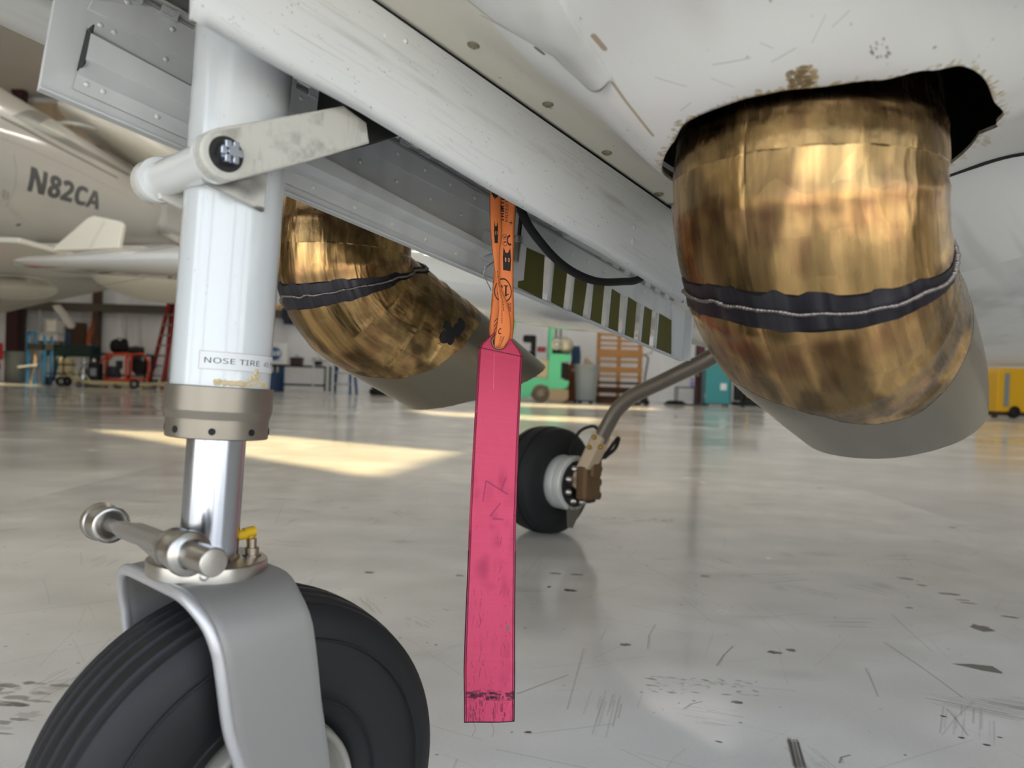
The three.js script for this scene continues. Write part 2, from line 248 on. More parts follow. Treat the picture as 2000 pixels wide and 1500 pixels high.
const cowlTex = canv(2048, 880, (g, w, h) => {
  g.fillStyle = '#d9dad8'; g.fillRect(0, 0, w, h);
  const at = ([s, l]) => [(s - CS0) / (CS1 - CS0) * w, (1 - (l - CL0) / (CL1 - CL0)) * h], poly = (pts, fill) => { g.fillStyle = fill; g.beginPath(); pts.map(at).forEach((q) => g.lineTo(...q)); g.fill(); };
  const line = (pts, wd, st) => { g.strokeStyle = st; g.lineWidth = wd; g.lineCap = 'round'; g.lineJoin = 'round'; g.beginPath(); pts.map(at).forEach((q, i) => i ? g.lineTo(...q) : g.moveTo(...q)); g.stroke(); };
  // warmer bare strip beside the door seam
  poly([[CS0, 0.1], [CS1, 0.1], [CS1, 0.155], [0.4, 0.19], [0.2, 0.2], [CS0, 0.25]], 'rgba(214,208,190,.8)');
  for (let i = 0; i < 90; i++) smudge(g, rnd() * w, rnd() * h, rr(20, 130), rr(10, 40), rnd() < 0.5 ? '150,140,120' : '150,155,160', rr(0.03, 0.14));
  speckle(g, w, h, 500, '#6a6558', 0.6, 2.2);
  line([[0.2117, 0.2853], [0.2298, 0.2868], [0.2425, 0.2885], [0.2542, 0.2892], [0.2712, 0.2896]], 5, '#a79d84');
  line([[0.128, 0.296], [0.1457, 0.2914], [0.1711, 0.289], [0.2062, 0.2853]], 2.5, '#6f675a');
  line([[0.2102, 0.2576], [0.1888, 0.2584], [0.1653, 0.254], [0.1557, 0.2382], [0.1459, 0.2222], [0.1323, 0.1964]], 2, '#958d7c');
  line([[0.1613, 0.2382], [0.1666, 0.2409]], 7, '#4d4a42');
  line([[0.1302, 0.2492], [0.1418, 0.2584]], 5, '#7a7160'); line([[0.166, 0.2982], [0.1801, 0.2985]], 8, 'rgba(150,132,108,.8)');
  const b = at([0.259, 0.4361]); for (let i = 0; i < 60; i++) { g.fillStyle = i < 40 ? 'rgba(150,128,92,.6)' : 'rgba(105,88,62,.7)'; g.beginPath(); g.ellipse(b[0] + rr(-16, 16), b[1] + rr(-16, 16), rr(2, 7), rr(2, 5), rnd() * 3, 0, 7); g.fill(); }
  // worn rim of the exhaust opening
  for (let i = 0; i < 420; i++) { const a = rr(-PI, PI), r = holeAt(a) + 0.007 * rnd() ** 3, q = at([HC[0] + Math.cos(a) * r, HC[1] + Math.sin(a) * r]); g.fillStyle = `rgba(165,148,112,${rr(0.2, 0.7)})`; g.beginPath(); g.ellipse(q[0], q[1], rr(1.5, 5), rr(1.5, 4), rnd() * 3, 0, 7); g.fill(); }
  const d = at([0.2659, 0.4925]); for (let i = 0; i < 14; i++) { g.fillStyle = 'rgba(100,90,75,.6)'; g.fillRect(d[0] + rr(-14, 14), d[1] + rr(-8, 8), rr(2, 7), rr(1, 3)); }
  for (let i = 0; i < 12; i++) { const q = [rr(0.2, 0.33), rr(0.3, 0.5)]; line([q, [q[0] + rr(-0.02, 0.02), q[1] + rr(0, 0.03)]], 1, 'rgba(90,90,92,.35)'); }
});
const cowlM = new THREE.MeshPhysicalMaterial({ map: cowlTex, roughness: 0.42, clearcoat: 0.45, clearcoatRoughness: 0.15 });
function cowlGeo(side) {
  const rect = (a) => { const c = Math.cos(a), s = Math.sin(a), tx = c > 0 ? (CS1 - HC[0]) / c : (CS0 - HC[0]) / c, ty = s > 0 ? (CL1 - HC[1]) / s : (CL0 - HC[1]) / s, t = Math.min(Math.abs(tx), Math.abs(ty)); return [HC[0] + c * t, HC[1] + s * t]; };
  const corner = [Math.atan2(CL0 - HC[1], CS0 - HC[0]), Math.atan2(CL0 - HC[1], CS1 - HC[0]), Math.atan2(CL1 - HC[1], CS1 - HC[0]), Math.atan2(CL1 - HC[1], CS0 - HC[0])];
  const ang = Array.from({ length: 241 }, (_, i) => -PI + i / 240 * 2 * PI); for (const c of corner) { let k = 0; ang.forEach((a, i) => { if (Math.abs(a - c) < Math.abs(ang[k] - c)) k = i; }); ang[k] = c; }
  const N = 46, T = 0.004;
  return grid(240, N + 3, (u, v) => {
    const a = ang[Math.round(u * 240)], j = Math.round(v * (N + 3)), r = holeAt(a), p = [HC[0] + Math.cos(a) * r, HC[1] + Math.sin(a) * r], q = rect(a);
    // rows: upper skin rim, lower skin from the opening to the edge, back up over the edge
    const k = j === 0 ? 0 : j >= N + 2 ? 1 : ((j - 1) / (N + 1)) ** 1.5, top = j === 0 || j === N + 3 ? T : 0;
    const s = lerp(p[0], q[0], k), l = lerp(p[1], q[1], k);
    const s2 = side > 0 ? aftS(s, l) : s;
    return [s2, (side > 0 ? bellyH : farH)(s, l) + top, side > 0 ? l : -l - 0.01, (s - CS0) / (CS1 - CS0), (l - CL0) / (CL1 - CL0)];
  });
}
const cowl = part('cowling', cowlGeo(1), cowlM, plane), cowlFar = part('cowling', cowlGeo(-1), M.paint, plane);
{ // raised strake on the belly, its tip between seam and exhaust
  const eA = [[0.2102, 0.2576], [0.1919, 0.2558], [0.1653, 0.2541], [0.1513, 0.2423], [0.1303, 0.2117], [0.0971, 0.1942]], eB = [[0.2085, 0.2876], [0.1875, 0.2888], [0.1632, 0.2924], [0.1462, 0.2948], [0.1279, 0.2988], [0.1158, 0.3007]];
  const on = (e, t) => { const k = t * 5, i = Math.min(4, Math.floor(k)); return [lerp(e[i][0], e[i + 1][0], k - i), lerp(e[i][1], e[i + 1][1], k - i)]; };
  const g = grid(24, 40, (u, v) => { const w = Math.min(1, Math.max(0, (u - 0.08) / 0.84)), rim = u < 0.06 || u > 0.94 || v < 0.02 ? 0 : 1, p = on(eA, v), q = on(eB, v), s = lerp(p[0], q[0], w), l = lerp(p[1], q[1], w); return [s, bellyH(s, l) + 0.004 - rim * (0.0075 + 0.006 * Math.sin(w * PI) * (1 - v * 0.5)), l, s, l]; });
  part('strake', g, M.paint, plane, 'raised cream strake with chipped edges');
}
const screwG = merge([lathe([[0, 0.0022], [0.0035, 0.0018], [0.0058, 0.0006], [0.0062, 0], [0.0072, -0.001]], 20), box(0.0052, 0.001, 0.0012, 0, 0.0022, 0), box(0.0012, 0.001, 0.0052, 0, 0.0022, 0)]);
const screwM = std(0x9b917c, 0.35, 0.85);
for (const [s, l] of [[0.1841, 0.1318], [0.3072, 0.1246], [0.4316, 0.1159], [0.5632, 0.1088]]) { const m = part('screw', screwG, screwM, cowl); m.position.set(s, bellyH(s, l) - 0.0005, l); m.rotation.set(PI, rr(0, 3), 0); }
{ // nose sides and roof above the belly skin
  part('nose_shell', grid(28, 14, (u, v) => { const s = lerp(CS0, CS1 + 0.02, v), a = (u - 0.5) * PI, c = Math.sin(a), z = CL1 * Math.sign(c) * Math.abs(c) ** 0.8, y0 = lerp(farH(s, CL1), bellyH(s, CL1), u); return [s, lerp(y0, 1.78, Math.cos(a) ** 0.7), z - (z < 0 ? 0.01 : 0), u * 3, v * 1.3]; }), M.paint, plane);
  part('firewall', plate([[-0.68, 1.45], [-0.11, 1.09], [0.1, 1.09], [0.68, 1.13], [0.66, 1.4], [0.4, 1.7], [0, 1.77], [-0.4, 1.7]], 0.02).rotateY(-PI / 2).translate(CS0 + 0.01, 0, 0), M.paint, plane);
  // dark engine bay above the near opening
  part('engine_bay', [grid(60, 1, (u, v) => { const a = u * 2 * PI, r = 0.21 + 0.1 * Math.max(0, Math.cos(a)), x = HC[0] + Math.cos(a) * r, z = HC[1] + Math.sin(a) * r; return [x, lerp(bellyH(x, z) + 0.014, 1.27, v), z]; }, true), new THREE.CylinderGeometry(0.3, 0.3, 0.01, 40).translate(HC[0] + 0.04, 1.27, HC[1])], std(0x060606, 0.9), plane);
  part('seam_seal', tube(Array.from({ length: 14 }, (_, i) => { const l = lerp(0.11, 0.67, i / 13); return [aftS(CS1, l) + 0.004, bellyH(CS1, l) + 0.002, l]; }), 0.0045, 60, 8), M.dark, plane);
}
// wheel well between the doors
part('wheel_well', [box(1.25, 0.32, 0.006, 0.4, 1.1, -0.125), box(1.25, 0.32, 0.006, 0.4, 1.1, 0.092), box(1.25, 0.006, 0.24, 0.4, 1.26, -0.016), box(0.006, 0.3, 0.22, -0.2, 1.12, -0.016)], M.well, plane);
// aft belly, fuselage and wings
{
  const low = (s) => { const k = 0.942 - 0.187 * s, e = s > 2.4 ? 0.16 * (s - 2.4) ** 2 : 0; return Math.max(0.676, k) + 0.02 * Math.exp(-(((s - 1.42) / 0.2) ** 2)) + e; };
  const sec = (s, u) => { // u 0..1 round the section, starting at the top
    const a = u * 2 * PI, hw = 0.78 * (s > 3 ? 1 - 0.12 * (s - 3) : 1) * lerp(0.9, 1, sm(s, 0.6, 1.4)), bot = low(s), top = 1.86 - 0.1 * Math.max(0, s - 2.5), x = Math.sin(a), y = Math.cos(a);
    const px = Math.sign(x) * Math.abs(x) ** 0.55 * hw, py = Math.sign(y) * Math.abs(y) ** 0.55, lift = py < 0 ? 0.05 * sm(Math.abs(px), 0.15, 0.48) * (1 - sm(s, 0.62, 1.25)) : 0; return [s + 0.1 * sm(px, 0.25, 0.45) * Math.max(0, 1 - (s - 0.612) / 0.4), lerp(bot, top, (py + 1) / 2) + lift, px];
  };
  const g = grid(72, 40, (u, v) => { const s = 0.612 + v * v * 5 + v * 0.4, q = sec(s, u); return [...q, u * 5, s]; });
  const c0 = grid(72, 3, (u, v) => { const q = sec(0.612, u); return [q[0], lerp(q[1], 1.3, 1 - v), q[2] * v]; });
  part('fuselage', [g, c0], M.paint, plane);
  const wing = (sd, pts) => grid(48, 30, (u, v) => {
    const l = lerp(0.2, 6.75, v), at = (arr) => { for (let i = 1; i < arr.length; i++) if (l <= arr[i][0]) return lerp(arr[i - 1][1], arr[i][1], (l - arr[i - 1][0]) / (arr[i][0] - arr[i - 1][0])); return arr.at(-1)[1]; };
    const le = at([[0.2, 1.25], [0.7, 1.1], [1, 1.06], [6.5, 1.22], [6.75, 1.42]]), te = at([[0.2, 2.42], [1, 2.4], [6.5, 2.05], [6.75, 1.9]]), b = at([[0.2, 0.78], [0.7, 0.735], [0.95, 0.775], [1.86, 0.905], [3.05, 1.03], [6.75, 1.37]]), th = at([[0.2, 0.2], [1, 0.22], [3, 0.19], [6.5, 0.1], [6.75, 0.03]]);
    const a = u * 2 * PI, c = (1 - Math.cos(a)) / 2, x = c, t = (0.2969 * Math.sqrt(x) - 0.126 * x - 0.3516 * x * x + 0.2843 * x ** 3 - 0.1015 * x ** 4) * 10 * th, y = a < PI ? -0.42 * t : 0.58 * t;
    return [le + (te - le) * x, b + 0.42 * th + y - 0.03 * x * (1 - v), sd * l, x, v * 6];
  });
  const wf = part('wing', wing(-1), M.gloss, plane), wn = part('wing', wing(1), M.gloss, plane);
  part('navigation_light', new THREE.SphereGeometry(0.05, 16, 10).scale(2, 0.5, 0.7).translate(1.45, 1.395, -6.6), std(0xc0342a, 0.2), wf);
  part('aileron_seam', [box(0.004, 0.002, 2.4, 1.72, 1.21, -4.8)], M.dark, wf);
}

// exhaust stacks: an elbow that leaves the belly straight down and turns aft, its outlet cut on a slant
const brassTex = dtex(1024, 1024, (u, v) => {
  const patch = fbm(u * 10, v * 14, 3, 2), b = fbm(u * 22 + 3, v * 9 + 4, 3, 2048), st = fbm(u * 140, v * 16, 2, 2048), bl = noise(Math.floor(u * 26 + 2 * noise(u * 8, v * 20)), Math.floor(v * 18 + noise(u * 15, v * 7)));
  const d = 0.55 * sm(b, 0.3, 0.72) + 0.25 * bl + 0.2 * st, k = 0.72 + 0.4 * d, p = sm(patch, 0.52, 0.8);
  const q = 1 - 0.3 * sm(fbm(u * 7 + 50, v * 9 + 20, 4, 2048), 0.48, 0.62); return [clamp((208 * k - 40 * p) * q), clamp((180 * k - 46 * p) * q), clamp((136 * k - 26 * p) * q)];
});
const brassRough = dtex(512, 512, (u, v) => [255, clamp(70 + 70 * fbm(u * 24, v * 30, 3, 2048) + 45 * fbm(u * 160, v * 8, 2, 2048)), 255], false);
const brassBump = dtex(512, 512, (u, v) => { const k = 255 * (0.6 * fbm(u * 14, v * 18, 4, 2048) + 0.4 * fbm(u * 60, v * 20, 2, 2048)); return [k, k, k]; }, false);
const brassM = new THREE.MeshPhysicalMaterial({ color: 0xf3e6cc, map: brassTex, metalness: 1, roughness: 0.55, roughnessMap: brassRough, bumpMap: brassBump, bumpScale: 0.0016 });
const outletM = new THREE.MeshPhysicalMaterial({ color: 0x8e8575, metalness: 1, roughness: 0.26, bumpMap: fineBump, bumpScale: 0.00008 });
const sootM = std(0x1c1a19, 0.8, 0.2);
const burntTex = dtex(512, 128, (u, v) => { const n = fbm(u * 60, v * 6, 3, 2048), e = Math.abs(v - 0.5) * 2, k = 26 + 44 * n + 24 * sm(e, 0.6, 1); return [k + 6 * (1 - e), k, k + 5]; });
const burntM = new THREE.MeshStandardMaterial({ map: burntTex, metalness: 0.85, roughness: 0.5, bumpMap: burntTex, bumpScale: 0.001 });
const table = (k) => (ph) => { const n = k.length, a = ((ph % (2 * PI)) + 2 * PI) % (2 * PI); for (let i = 0; i < n; i++) { const p = k[i], q = k[(i + 1) % n], b = i === n - 1 ? q[0] + 2 * PI : q[0], x = a < k[0][0] ? a + 2 * PI : a; if (x >= p[0] && x <= b) return lerp(p[1], q[1], sm((x - p[0]) / (b - p[0]), 0, 1) * 0.4 + 0.6 * (x - p[0]) / (b - p[0])); } return k[0][1]; };
function stack(P, side, weld, tip, label) {
  const [s0, l0, rs, rl, hb, Rb, turn, out, hp, sl] = P;
  const at = (t, ph, off = 0) => {
    const al = Math.min(turn, Math.max(0, t / Rb)), ex = Math.max(t - Rb * turn, 0), d = Math.max(t, 0);
    const s = s0 + Rb * (1 - Math.cos(al)) + ex * Math.sin(turn), h = hb - Rb * Math.sin(al) - ex * Math.cos(turn) + Math.max(-t, 0), taper = 1 - 0.1 * sm(-t, 0.0, 0.12);
    const ring = 0.0016 * (Math.exp(-(((((t + 1) % 0.062) - 0.03) / 0.005) ** 2)) - 0.6 * Math.exp(-(((((t + 1) % 0.062) - 0.018) / 0.014) ** 2))) * (0.4 + 1.2 * noise(ph * 3 + 5, t * 17)) * (1 - sm(t, tip(ph) - 0.02, tip(ph)));
    const dent = 0.003 * (fbm(ph * 1.6 + 11, t * 7 + 3, 2) - 0.5), r = rs * taper + off + ring + dent, r2 = rl * taper + off + ring + dent;
    return [s + r * Math.cos(ph) * Math.cos(al), h + r * Math.cos(ph) * Math.sin(al), side * (l0 + out * d * d + r2 * Math.sin(ph))];
  };
  const cut = (ph) => { let lo = -0.3; for (let t = -0.3; t < 0.9; t += 0.002) { const q = at(t, ph); if (q[1] < hp + sl * (q[0] - 0.8)) break; lo = t; } return lo; };
  const NU = 160, PH = Array.from({ length: NU + 1 }, (_, i) => i / NU * 2 * PI), END = PH.map(cut);
  END[NU] = END[0];
  const sheet = (a, b, nv, off = 0, flip = false) => grid(NU, nv, (u, v) => { const i = Math.round((flip ? 1 - u : u) * NU), ph = PH[i % NU], t = lerp(a(ph, END[i]), b(ph, END[i]), v); return [...at(t, ph, off), u * 2, t * 2]; }, true);
  const w0 = (ph, e) => Math.min(weld(ph) - 0.0095, e - 0.004), w1 = (ph, e) => Math.min(weld(ph) + 0.0095, e - 0.003), tp = (ph, e) => Math.min(Math.max(tip(ph), weld(ph) + 0.05), e - 0.002), flip = side > 0;
  const g = node('exhaust_stack', plane); g.userData.label = label;
  part('upper_pipe', sheet(() => -0.34, w0, 90, 0, flip), brassM, g);
  part('elbow_pipe', sheet(w1, tp, 90, 0, flip), brassM, g);
  part('weld_band', sheet((p, e) => w0(p, e) - 0.002 + 0.004 * noise(p * 9, 3), (p, e) => w1(p, e) + 0.002 - 0.004 * noise(p * 9, 8), 10, 0.0006, flip), burntM, g, 'heat-darkened band round the weld');
  const bead = [], END2 = (ph) => END[Math.round(ph / (2 * PI) * NU) % NU];
  for (let i = 0; i < 240; i++) { const ph = i / 240 * 2 * PI, t = weld(ph); if (t > END2(ph) - 0.006) continue; const q = at(t + 0.0016 * (noise(i * 0.2, 5) - 0.5), ph, 0.0008); bead.push(new THREE.IcosahedronGeometry(rr(0.0019, 0.0027), 1).scale(1.5, 0.9, 1.5).translate(...q)); }
  part('weld_bead', bead, std(0x8a827e, 0.3, 1), g);
  part('outlet_lip', sheet(tp, (p, e) => e, 40, 0.0002, flip), outletM, g, 'smooth taupe outlet end');
  part('pipe_lining', sheet((p, e) => e, () => -0.34, 60, -0.0022, flip), sootM, g);
  part('outlet_edge', sheet((p, e) => e, (p, e) => e, 1).toNonIndexed() && grid(NU, 1, (u, v) => { const i = Math.round(u * NU); return at(END[i], PH[i % NU], v ? 0.0002 : -0.0022); }), M.steel, g);
  return { g, at, END };
}
const ex1 = stack([0.3993, 0.3807, 0.1222, 0.1264, 0.7986, 0.1264, 1.2872, -0.1738, 0.553, 0.2248], 1, table([[0.2, 0.13], [1.51, 0.106], [2.033, 0.089], [2.43, 0.082], [2.73, 0.077], [3.06, 0.072], [3.48, 0.068], [3.98, 0.07], [5, 0.1]]), table([[0.2, 0.24], [1.2, 0.23], [1.81, 0.226], [2.37, 0.226], [2.67, 0.2], [2.99, 0.15], [3.25, 0.137], [3.58, 0.131], [5, 0.19]]), 'large bronze exhaust stack nearest the camera');
const ex2 = stack([0.3763, 0.3806, 0.116, 0.1026, 0.7929, 0.0933, 1.1509, 0.1043, 0.6016, 0.2846], -1, table([[0.2, 0.16], [1.5, 0.1], [2.2, 0.055], [2.98, 0.037], [3.73, 0.04], [4.24, 0.044], [4.9, 0.058], [5.69, 0.148]]), table([[0.4, 0.27], [1.6, 0.16], [2.4, 0.1], [3.14, 0.115], [3.3, 0.14], [3.82, 0.193], [4.23, 0.225], [4.81, 0.258], [5.4, 0.29]]), 'bronze exhaust stack behind the gear door, with a black soot patch');
{ // soot patch on the far stack
  const blob = []; const c = [0.214, 4.747];
  for (const [dt, dp, r] of [[0, 0, 0.012], [-0.008, -0.1, 0.011], [0.014, 0.12, 0.012], [0.02, 0.25, 0.011], [-0.012, 0.08, 0.008], [0.006, -0.08, 0.008]]) {
    blob.push(grid(14, 4, (u, v) => { const a = u * 2 * PI, q = r * v * (0.8 + 0.4 * noise(a * 2 + dt * 900, 3)); return ex2.at(c[0] + dt + Math.cos(a) * q, c[1] + dp + Math.sin(a) * q * 9, 0.0007); }));
  }
  part('soot_patch', blob, std(0x17181c, 0.7), ex2.g);
}

// nose gear doors
const rivetG = new THREE.SphereGeometry(0.0029, 10, 5, 0, 2 * PI, 0, PI / 2).scale(1, 0.6, 1).rotateX(PI / 2);
const rivetM = std(0xd2d3d2, 0.35, 0.2);
function doorEdge(pts, s) { for (let i = 1; i < pts.length; i++) if (s <= pts[i][0] || i === pts.length - 1) return lerp(pts[i - 1][1], pts[i][1], (s - pts[i - 1][0]) / (pts[i][0] - pts[i - 1][0])); }
{
  const ZD = -0.11, d = node('gear_door', plane); d.userData.label = 'far nose gear door, its ribbed inner side towards the camera';
  const slot = [[1072, 497, 1060, 588, 0], [1112, 518, 1100, 607, 1], [1147, 548, 1138, 624, 2], [1183, 557, 1174, 638, 3], [1213, 572, 1207, 652, 4], [1243, 590, 1238, 666, 5], [1273, 604, 1267, 678, 6]];
  const holes = [[[0.5749, 0.7928], [0.5953, 0.789], [0.5887, 0.7208], [0.5722, 0.7234]], [[0.6326, 0.7778], [0.6505, 0.7714], [0.6429, 0.7104], [0.6254, 0.7132]], [[0.6872, 0.7652], [0.7017, 0.7624], [0.6951, 0.6998], [0.6779, 0.702]], [[0.7355, 0.7635], [0.754, 0.7591], [0.7473, 0.6902], [0.7306, 0.6935]], [[0.784, 0.754], [0.805, 0.7496], [0.7979, 0.6806], [0.7818, 0.6833]], [[0.8367, 0.7431], [0.859, 0.7394], [0.8514, 0.6704], [0.8326, 0.6742]], [[0.8889, 0.7343], [0.9106, 0.7292], [0.9043, 0.6605], [0.8828, 0.6643]]];
  const out = [[-0.1349, 0.8491], [1.0014, 0.6403], [1.0102, 0.7427], [0.9549, 0.7582], [0.4613, 0.8736], [0.1195, 0.9326], [-0.0378, 0.9639], [-0.115, 0.96], [-0.1243, 0.9337]];
  part('skin', plate(out, 0.004, 0.001, holes).translate(0, 0, ZD - 0.004), M.doorIn, d);
  // hat-section stiffener: two flanges and a raised channel, three lapped strips of sheet
  const quad = (p, th, z0) => plate(p, th, 0.0008).translate(0, 0, ZD + z0);
  part('doubler', quad([[-0.0103, 0.967], [0.5017, 0.8456], [0.4912, 0.8281], [-0.0964, 0.9357], [-0.0922, 0.9461]], 0.0015, 0), M.doorIn, d);
  const hat = [[[-0.0949, 0.9314], [0.4484, 0.8042]], [[-0.0977, 0.9148], [0.4418, 0.7858]], [[-0.1037, 0.8749], [0.4318, 0.7746]], [[-0.1077, 0.8563], [0.4244, 0.7541]]];
  const zz = [0.0025, 0.0025, 0.024, 0.024, 0.0025, 0.0025], li = [0, 0.85, 1.25, 1.85, 2.2, 3];
  part('stiffener', [0, 0.0015].map((o) => grid(1, 5, (u, v) => { const k = li[Math.round(v * 5)], i = Math.min(2, Math.floor(k)), f = k - i, a = u ? 1 : 0, p = hat[i][a], q = hat[i + 1][a]; return [lerp(p[0], q[0], f), lerp(p[1], q[1], f), ZD + zz[Math.round(v * 5)] - o, lerp(p[0], q[0], f), lerp(p[1], q[1], f)]; }).toNonIndexed()).map((g) => { g.computeVertexNormals(); return g; }), M.doorIn, d);
  part('stiffener_gap', quad([[-0.0968, 0.9152], [-0.0954, 0.9147], [-0.1029, 0.8747], [-0.1042, 0.8748]], 0.02, 0.001), M.dark, d);
  const olive = [[[0.5177, 0.8016], [0.5724, 0.7933], [0.5697, 0.7231], [0.5128, 0.7359]], [[0.5992, 0.7895], [0.6311, 0.7801], [0.6228, 0.713], [0.5925, 0.7203]], [[0.6532, 0.7734], [0.6857, 0.7659], [0.675, 0.7036], [0.6457, 0.7098]], [[0.7045, 0.7645], [0.734, 0.7642], [0.7276, 0.6942], [0.698, 0.7001]], [[0.7571, 0.7595], [0.7824, 0.7529], [0.7786, 0.684], [0.7504, 0.6895]], [[0.8083, 0.7499], [0.8351, 0.743], [0.8293, 0.674], [0.8012, 0.6799]], [[0.8625, 0.7378], [0.8873, 0.7322], [0.8811, 0.6633], [0.8548, 0.6697]], [[0.9143, 0.7285], [0.9691, 0.7157], [0.962, 0.6511], [0.9079, 0.6607]]];
  for (const q of olive) part('olive_panel', quad(q, 0.0012, 0.0004), M.olive, d, 'olive primed panel');
  part('aft_angle', [quad([[0.9553, 0.7522], [1.0084, 0.7405], [1.0014, 0.6403], [0.9603, 0.649]], 0.003, 0.0004), quad([[1.0044, 0.7412], [1.0104, 0.7396], [1.0034, 0.6394], [0.9974, 0.6412]], 0.02, 0)], M.doorIn, d);
  part('edge_flange', [beam([...[-0.1349, 0.8491], ZD], [...[1.0014, 0.6403], ZD], 0.003, 0.012, 0.001)], M.doorIn, d);
  for (const p of [[-0.0615, 0.9554], [-0.0175, 0.9443], [0.1314, 0.9164], [0.2754, 0.8855], [0.3219, 0.8749], [0.3678, 0.865], [0.4148, 0.8547], [0.5977, 0.8176], [0.6418, 0.8063], [0.6839, 0.7982], [0.7311, 0.7882], [0.8574, 0.7643], [0.952, 0.7458],
    [-0.0849, 0.9243], [-0.0729, 0.9216], [-0.0233, 0.9114], [0.2167, 0.8614], [0.2751, 0.8491], [0.3325, 0.8373], [0.389, 0.8256], [-0.0956, 0.8639], [-0.0811, 0.8613], [-0.0299, 0.8509], [0.1518, 0.8159], [0.2104, 0.8035], [0.2689, 0.7922], [0.3266, 0.7809], [0.3835, 0.77], [0.441, 0.7577], [0.9762, 0.7254], [0.9898, 0.6956], [0.9791, 0.6539]])
    part('rivet', rivetG, rivetM, d).position.set(p[0], p[1], ZD + 0.0022);
  const kn = box(0.0165, 0.009, 0.007), hl = [[-0.0837, 0.9715], [-0.0378, 0.9639], [0.1195, 0.9326], [0.4613, 0.8752], [0.9548, 0.7592]];
  for (let s = -0.09; s < 0.95; s += 0.034) { const m = part('hinge_knuckle', kn, M.doorIn, d); m.position.set(s, doorEdge(hl, s) - 0.003, ZD + 0.004); m.rotation.z = -0.19; }
  part('hinge_pin', beam([-0.1, doorEdge(hl, -0.1), ZD + 0.003], [0.96, doorEdge(hl, 0.96), ZD + 0.003], 0.004, 0.004), M.well, d);
  // latch bracket with its cable end
  part('latch_plate', [quad([[0.4354, 0.8097], [0.5236, 0.8001], [0.5192, 0.7469], [0.5043, 0.7436], [0.4236, 0.7719]], 0.004, 0.003)], M.doorIn, d);
  part('latch_post', bar([...[0.4528, 0.7775], ZD], [...[0.4528, 0.7775], ZD + 0.03], 0.007), M.doorIn, d);
  part('tie_wire', tube([[...[0.4531, 0.7722], ZD + 0.02], [...[0.4346, 0.7584], ZD + 0.016], [...[0.4288, 0.7486], ZD + 0.012], [...[0.4447, 0.7232], ZD + 0.012]], 0.0008, 24, 6), M.steel, d);
}
const nearTex = canv(1024, 256, (g, w, h) => {
  g.fillStyle = '#d7dadb'; g.fillRect(0, 0, w, h);
  for (let i = 0; i < 200; i++) { g.strokeStyle = `rgba(120,118,112,${rr(0.03, 0.16)})`; g.lineWidth = rr(0.6, 3); const x = rnd() * w, y = rnd() * h; g.beginPath(); g.moveTo(x, y); g.lineTo(x + rr(10, 90), y + rr(-4, 6)); g.stroke(); }
  for (let i = 0; i < 40; i++) smudge(g, rnd() * w, h * (0.3 + 0.2 * rnd()), rr(20, 80), rr(4, 16), '140,136,128', rr(0.05, 0.2));
  speckle(g, w, h, 260, '#5a574f', 0.5, 1.6);
  g.strokeStyle = 'rgba(120,118,115,.5)'; g.lineWidth = 1; for (let i = 0; i < 22; i++) { g.beginPath(); g.arc(rnd() * w, rnd() * h, rr(3, 6), 0.5, 3.4); g.stroke(); }
});
const nearM2 = new THREE.MeshPhysicalMaterial({ map: nearTex, roughness: 0.45, clearcoat: 0.35, clearcoatRoughness: 0.2 });
{
  const d = node('gear_door', plane); d.userData.label = 'near nose gear door, its white outer side towards the camera';
  const lowE = [[-0.0835, 0.8681], [-0.0023, 0.8522], [0.071, 0.84], [0.2461, 0.8011], [0.4425, 0.7631], [0.6532, 0.7153]], s0 = lowE[0][0], s1 = lowE[5][0] + 0.004;
  const topE = (s) => 0.9445 - 0.187 * (s - 0.087), TH = 0.005;
  const ring = [[0, 1, 0], [0, 0, 0], [0, -0.006, -0.003], [0, 0, -0.006], [0, 1, -0.006], [0, 1, 0]];
  const sk = grid(60, 16, (u, v) => { // once round the section: outer face down, lower edge, inner face up
    const s = lerp(s0, s1, u), hi = topE(s), lo = doorEdge(lowE, s), t = v < 0.5 ? v * 2 : 2 - v * 2, inn = v < 0.5 ? 0 : -TH, r = Math.abs(v - 0.5) < 0.04 ? 1 : 0;
    return [s, lerp(hi, lo, t), 0.1 + 0.006 * Math.sin(t * PI) + inn * (r ? 0.5 : 1), u, v < 0.5 ? 1 - t : 0.02];
  });
  const cap = (s) => plate([[0.1, topE(s)], [0.106, lerp(topE(s), doorEdge(lowE, s), 0.5)], [0.1, doorEdge(lowE, s)], [0.095, doorEdge(lowE, s)], [0.095, topE(s)]], 0.001).rotateY(-PI / 2).translate(s, 0, 0);
  part('skin', [sk, cap(s0 + 0.001), cap(s1)], nearM2, d);
  for (const p of [[0.5087, 0.8036], [0.5086, 0.7849]]) { const m = part('screw', screwG, rivetM, d); m.position.set(p[0], p[1], 0.1045); m.rotation.set(PI / 2, 0, 0.4); m.scale.setScalar(0.8); }
  for (const p of [[0.096, 0.9156], [0.1599, 0.9024], [0.1202, 0.9196]]) part('rivet', rivetG, nearM2, d).position.set(p[0], p[1], 0.1035);
  part('hinge_rod', bar([s0, topE(s0) + 0.004, 0.097], [s1, topE(s1) + 0.004, 0.097], 0.0022), M.dark, d);
}

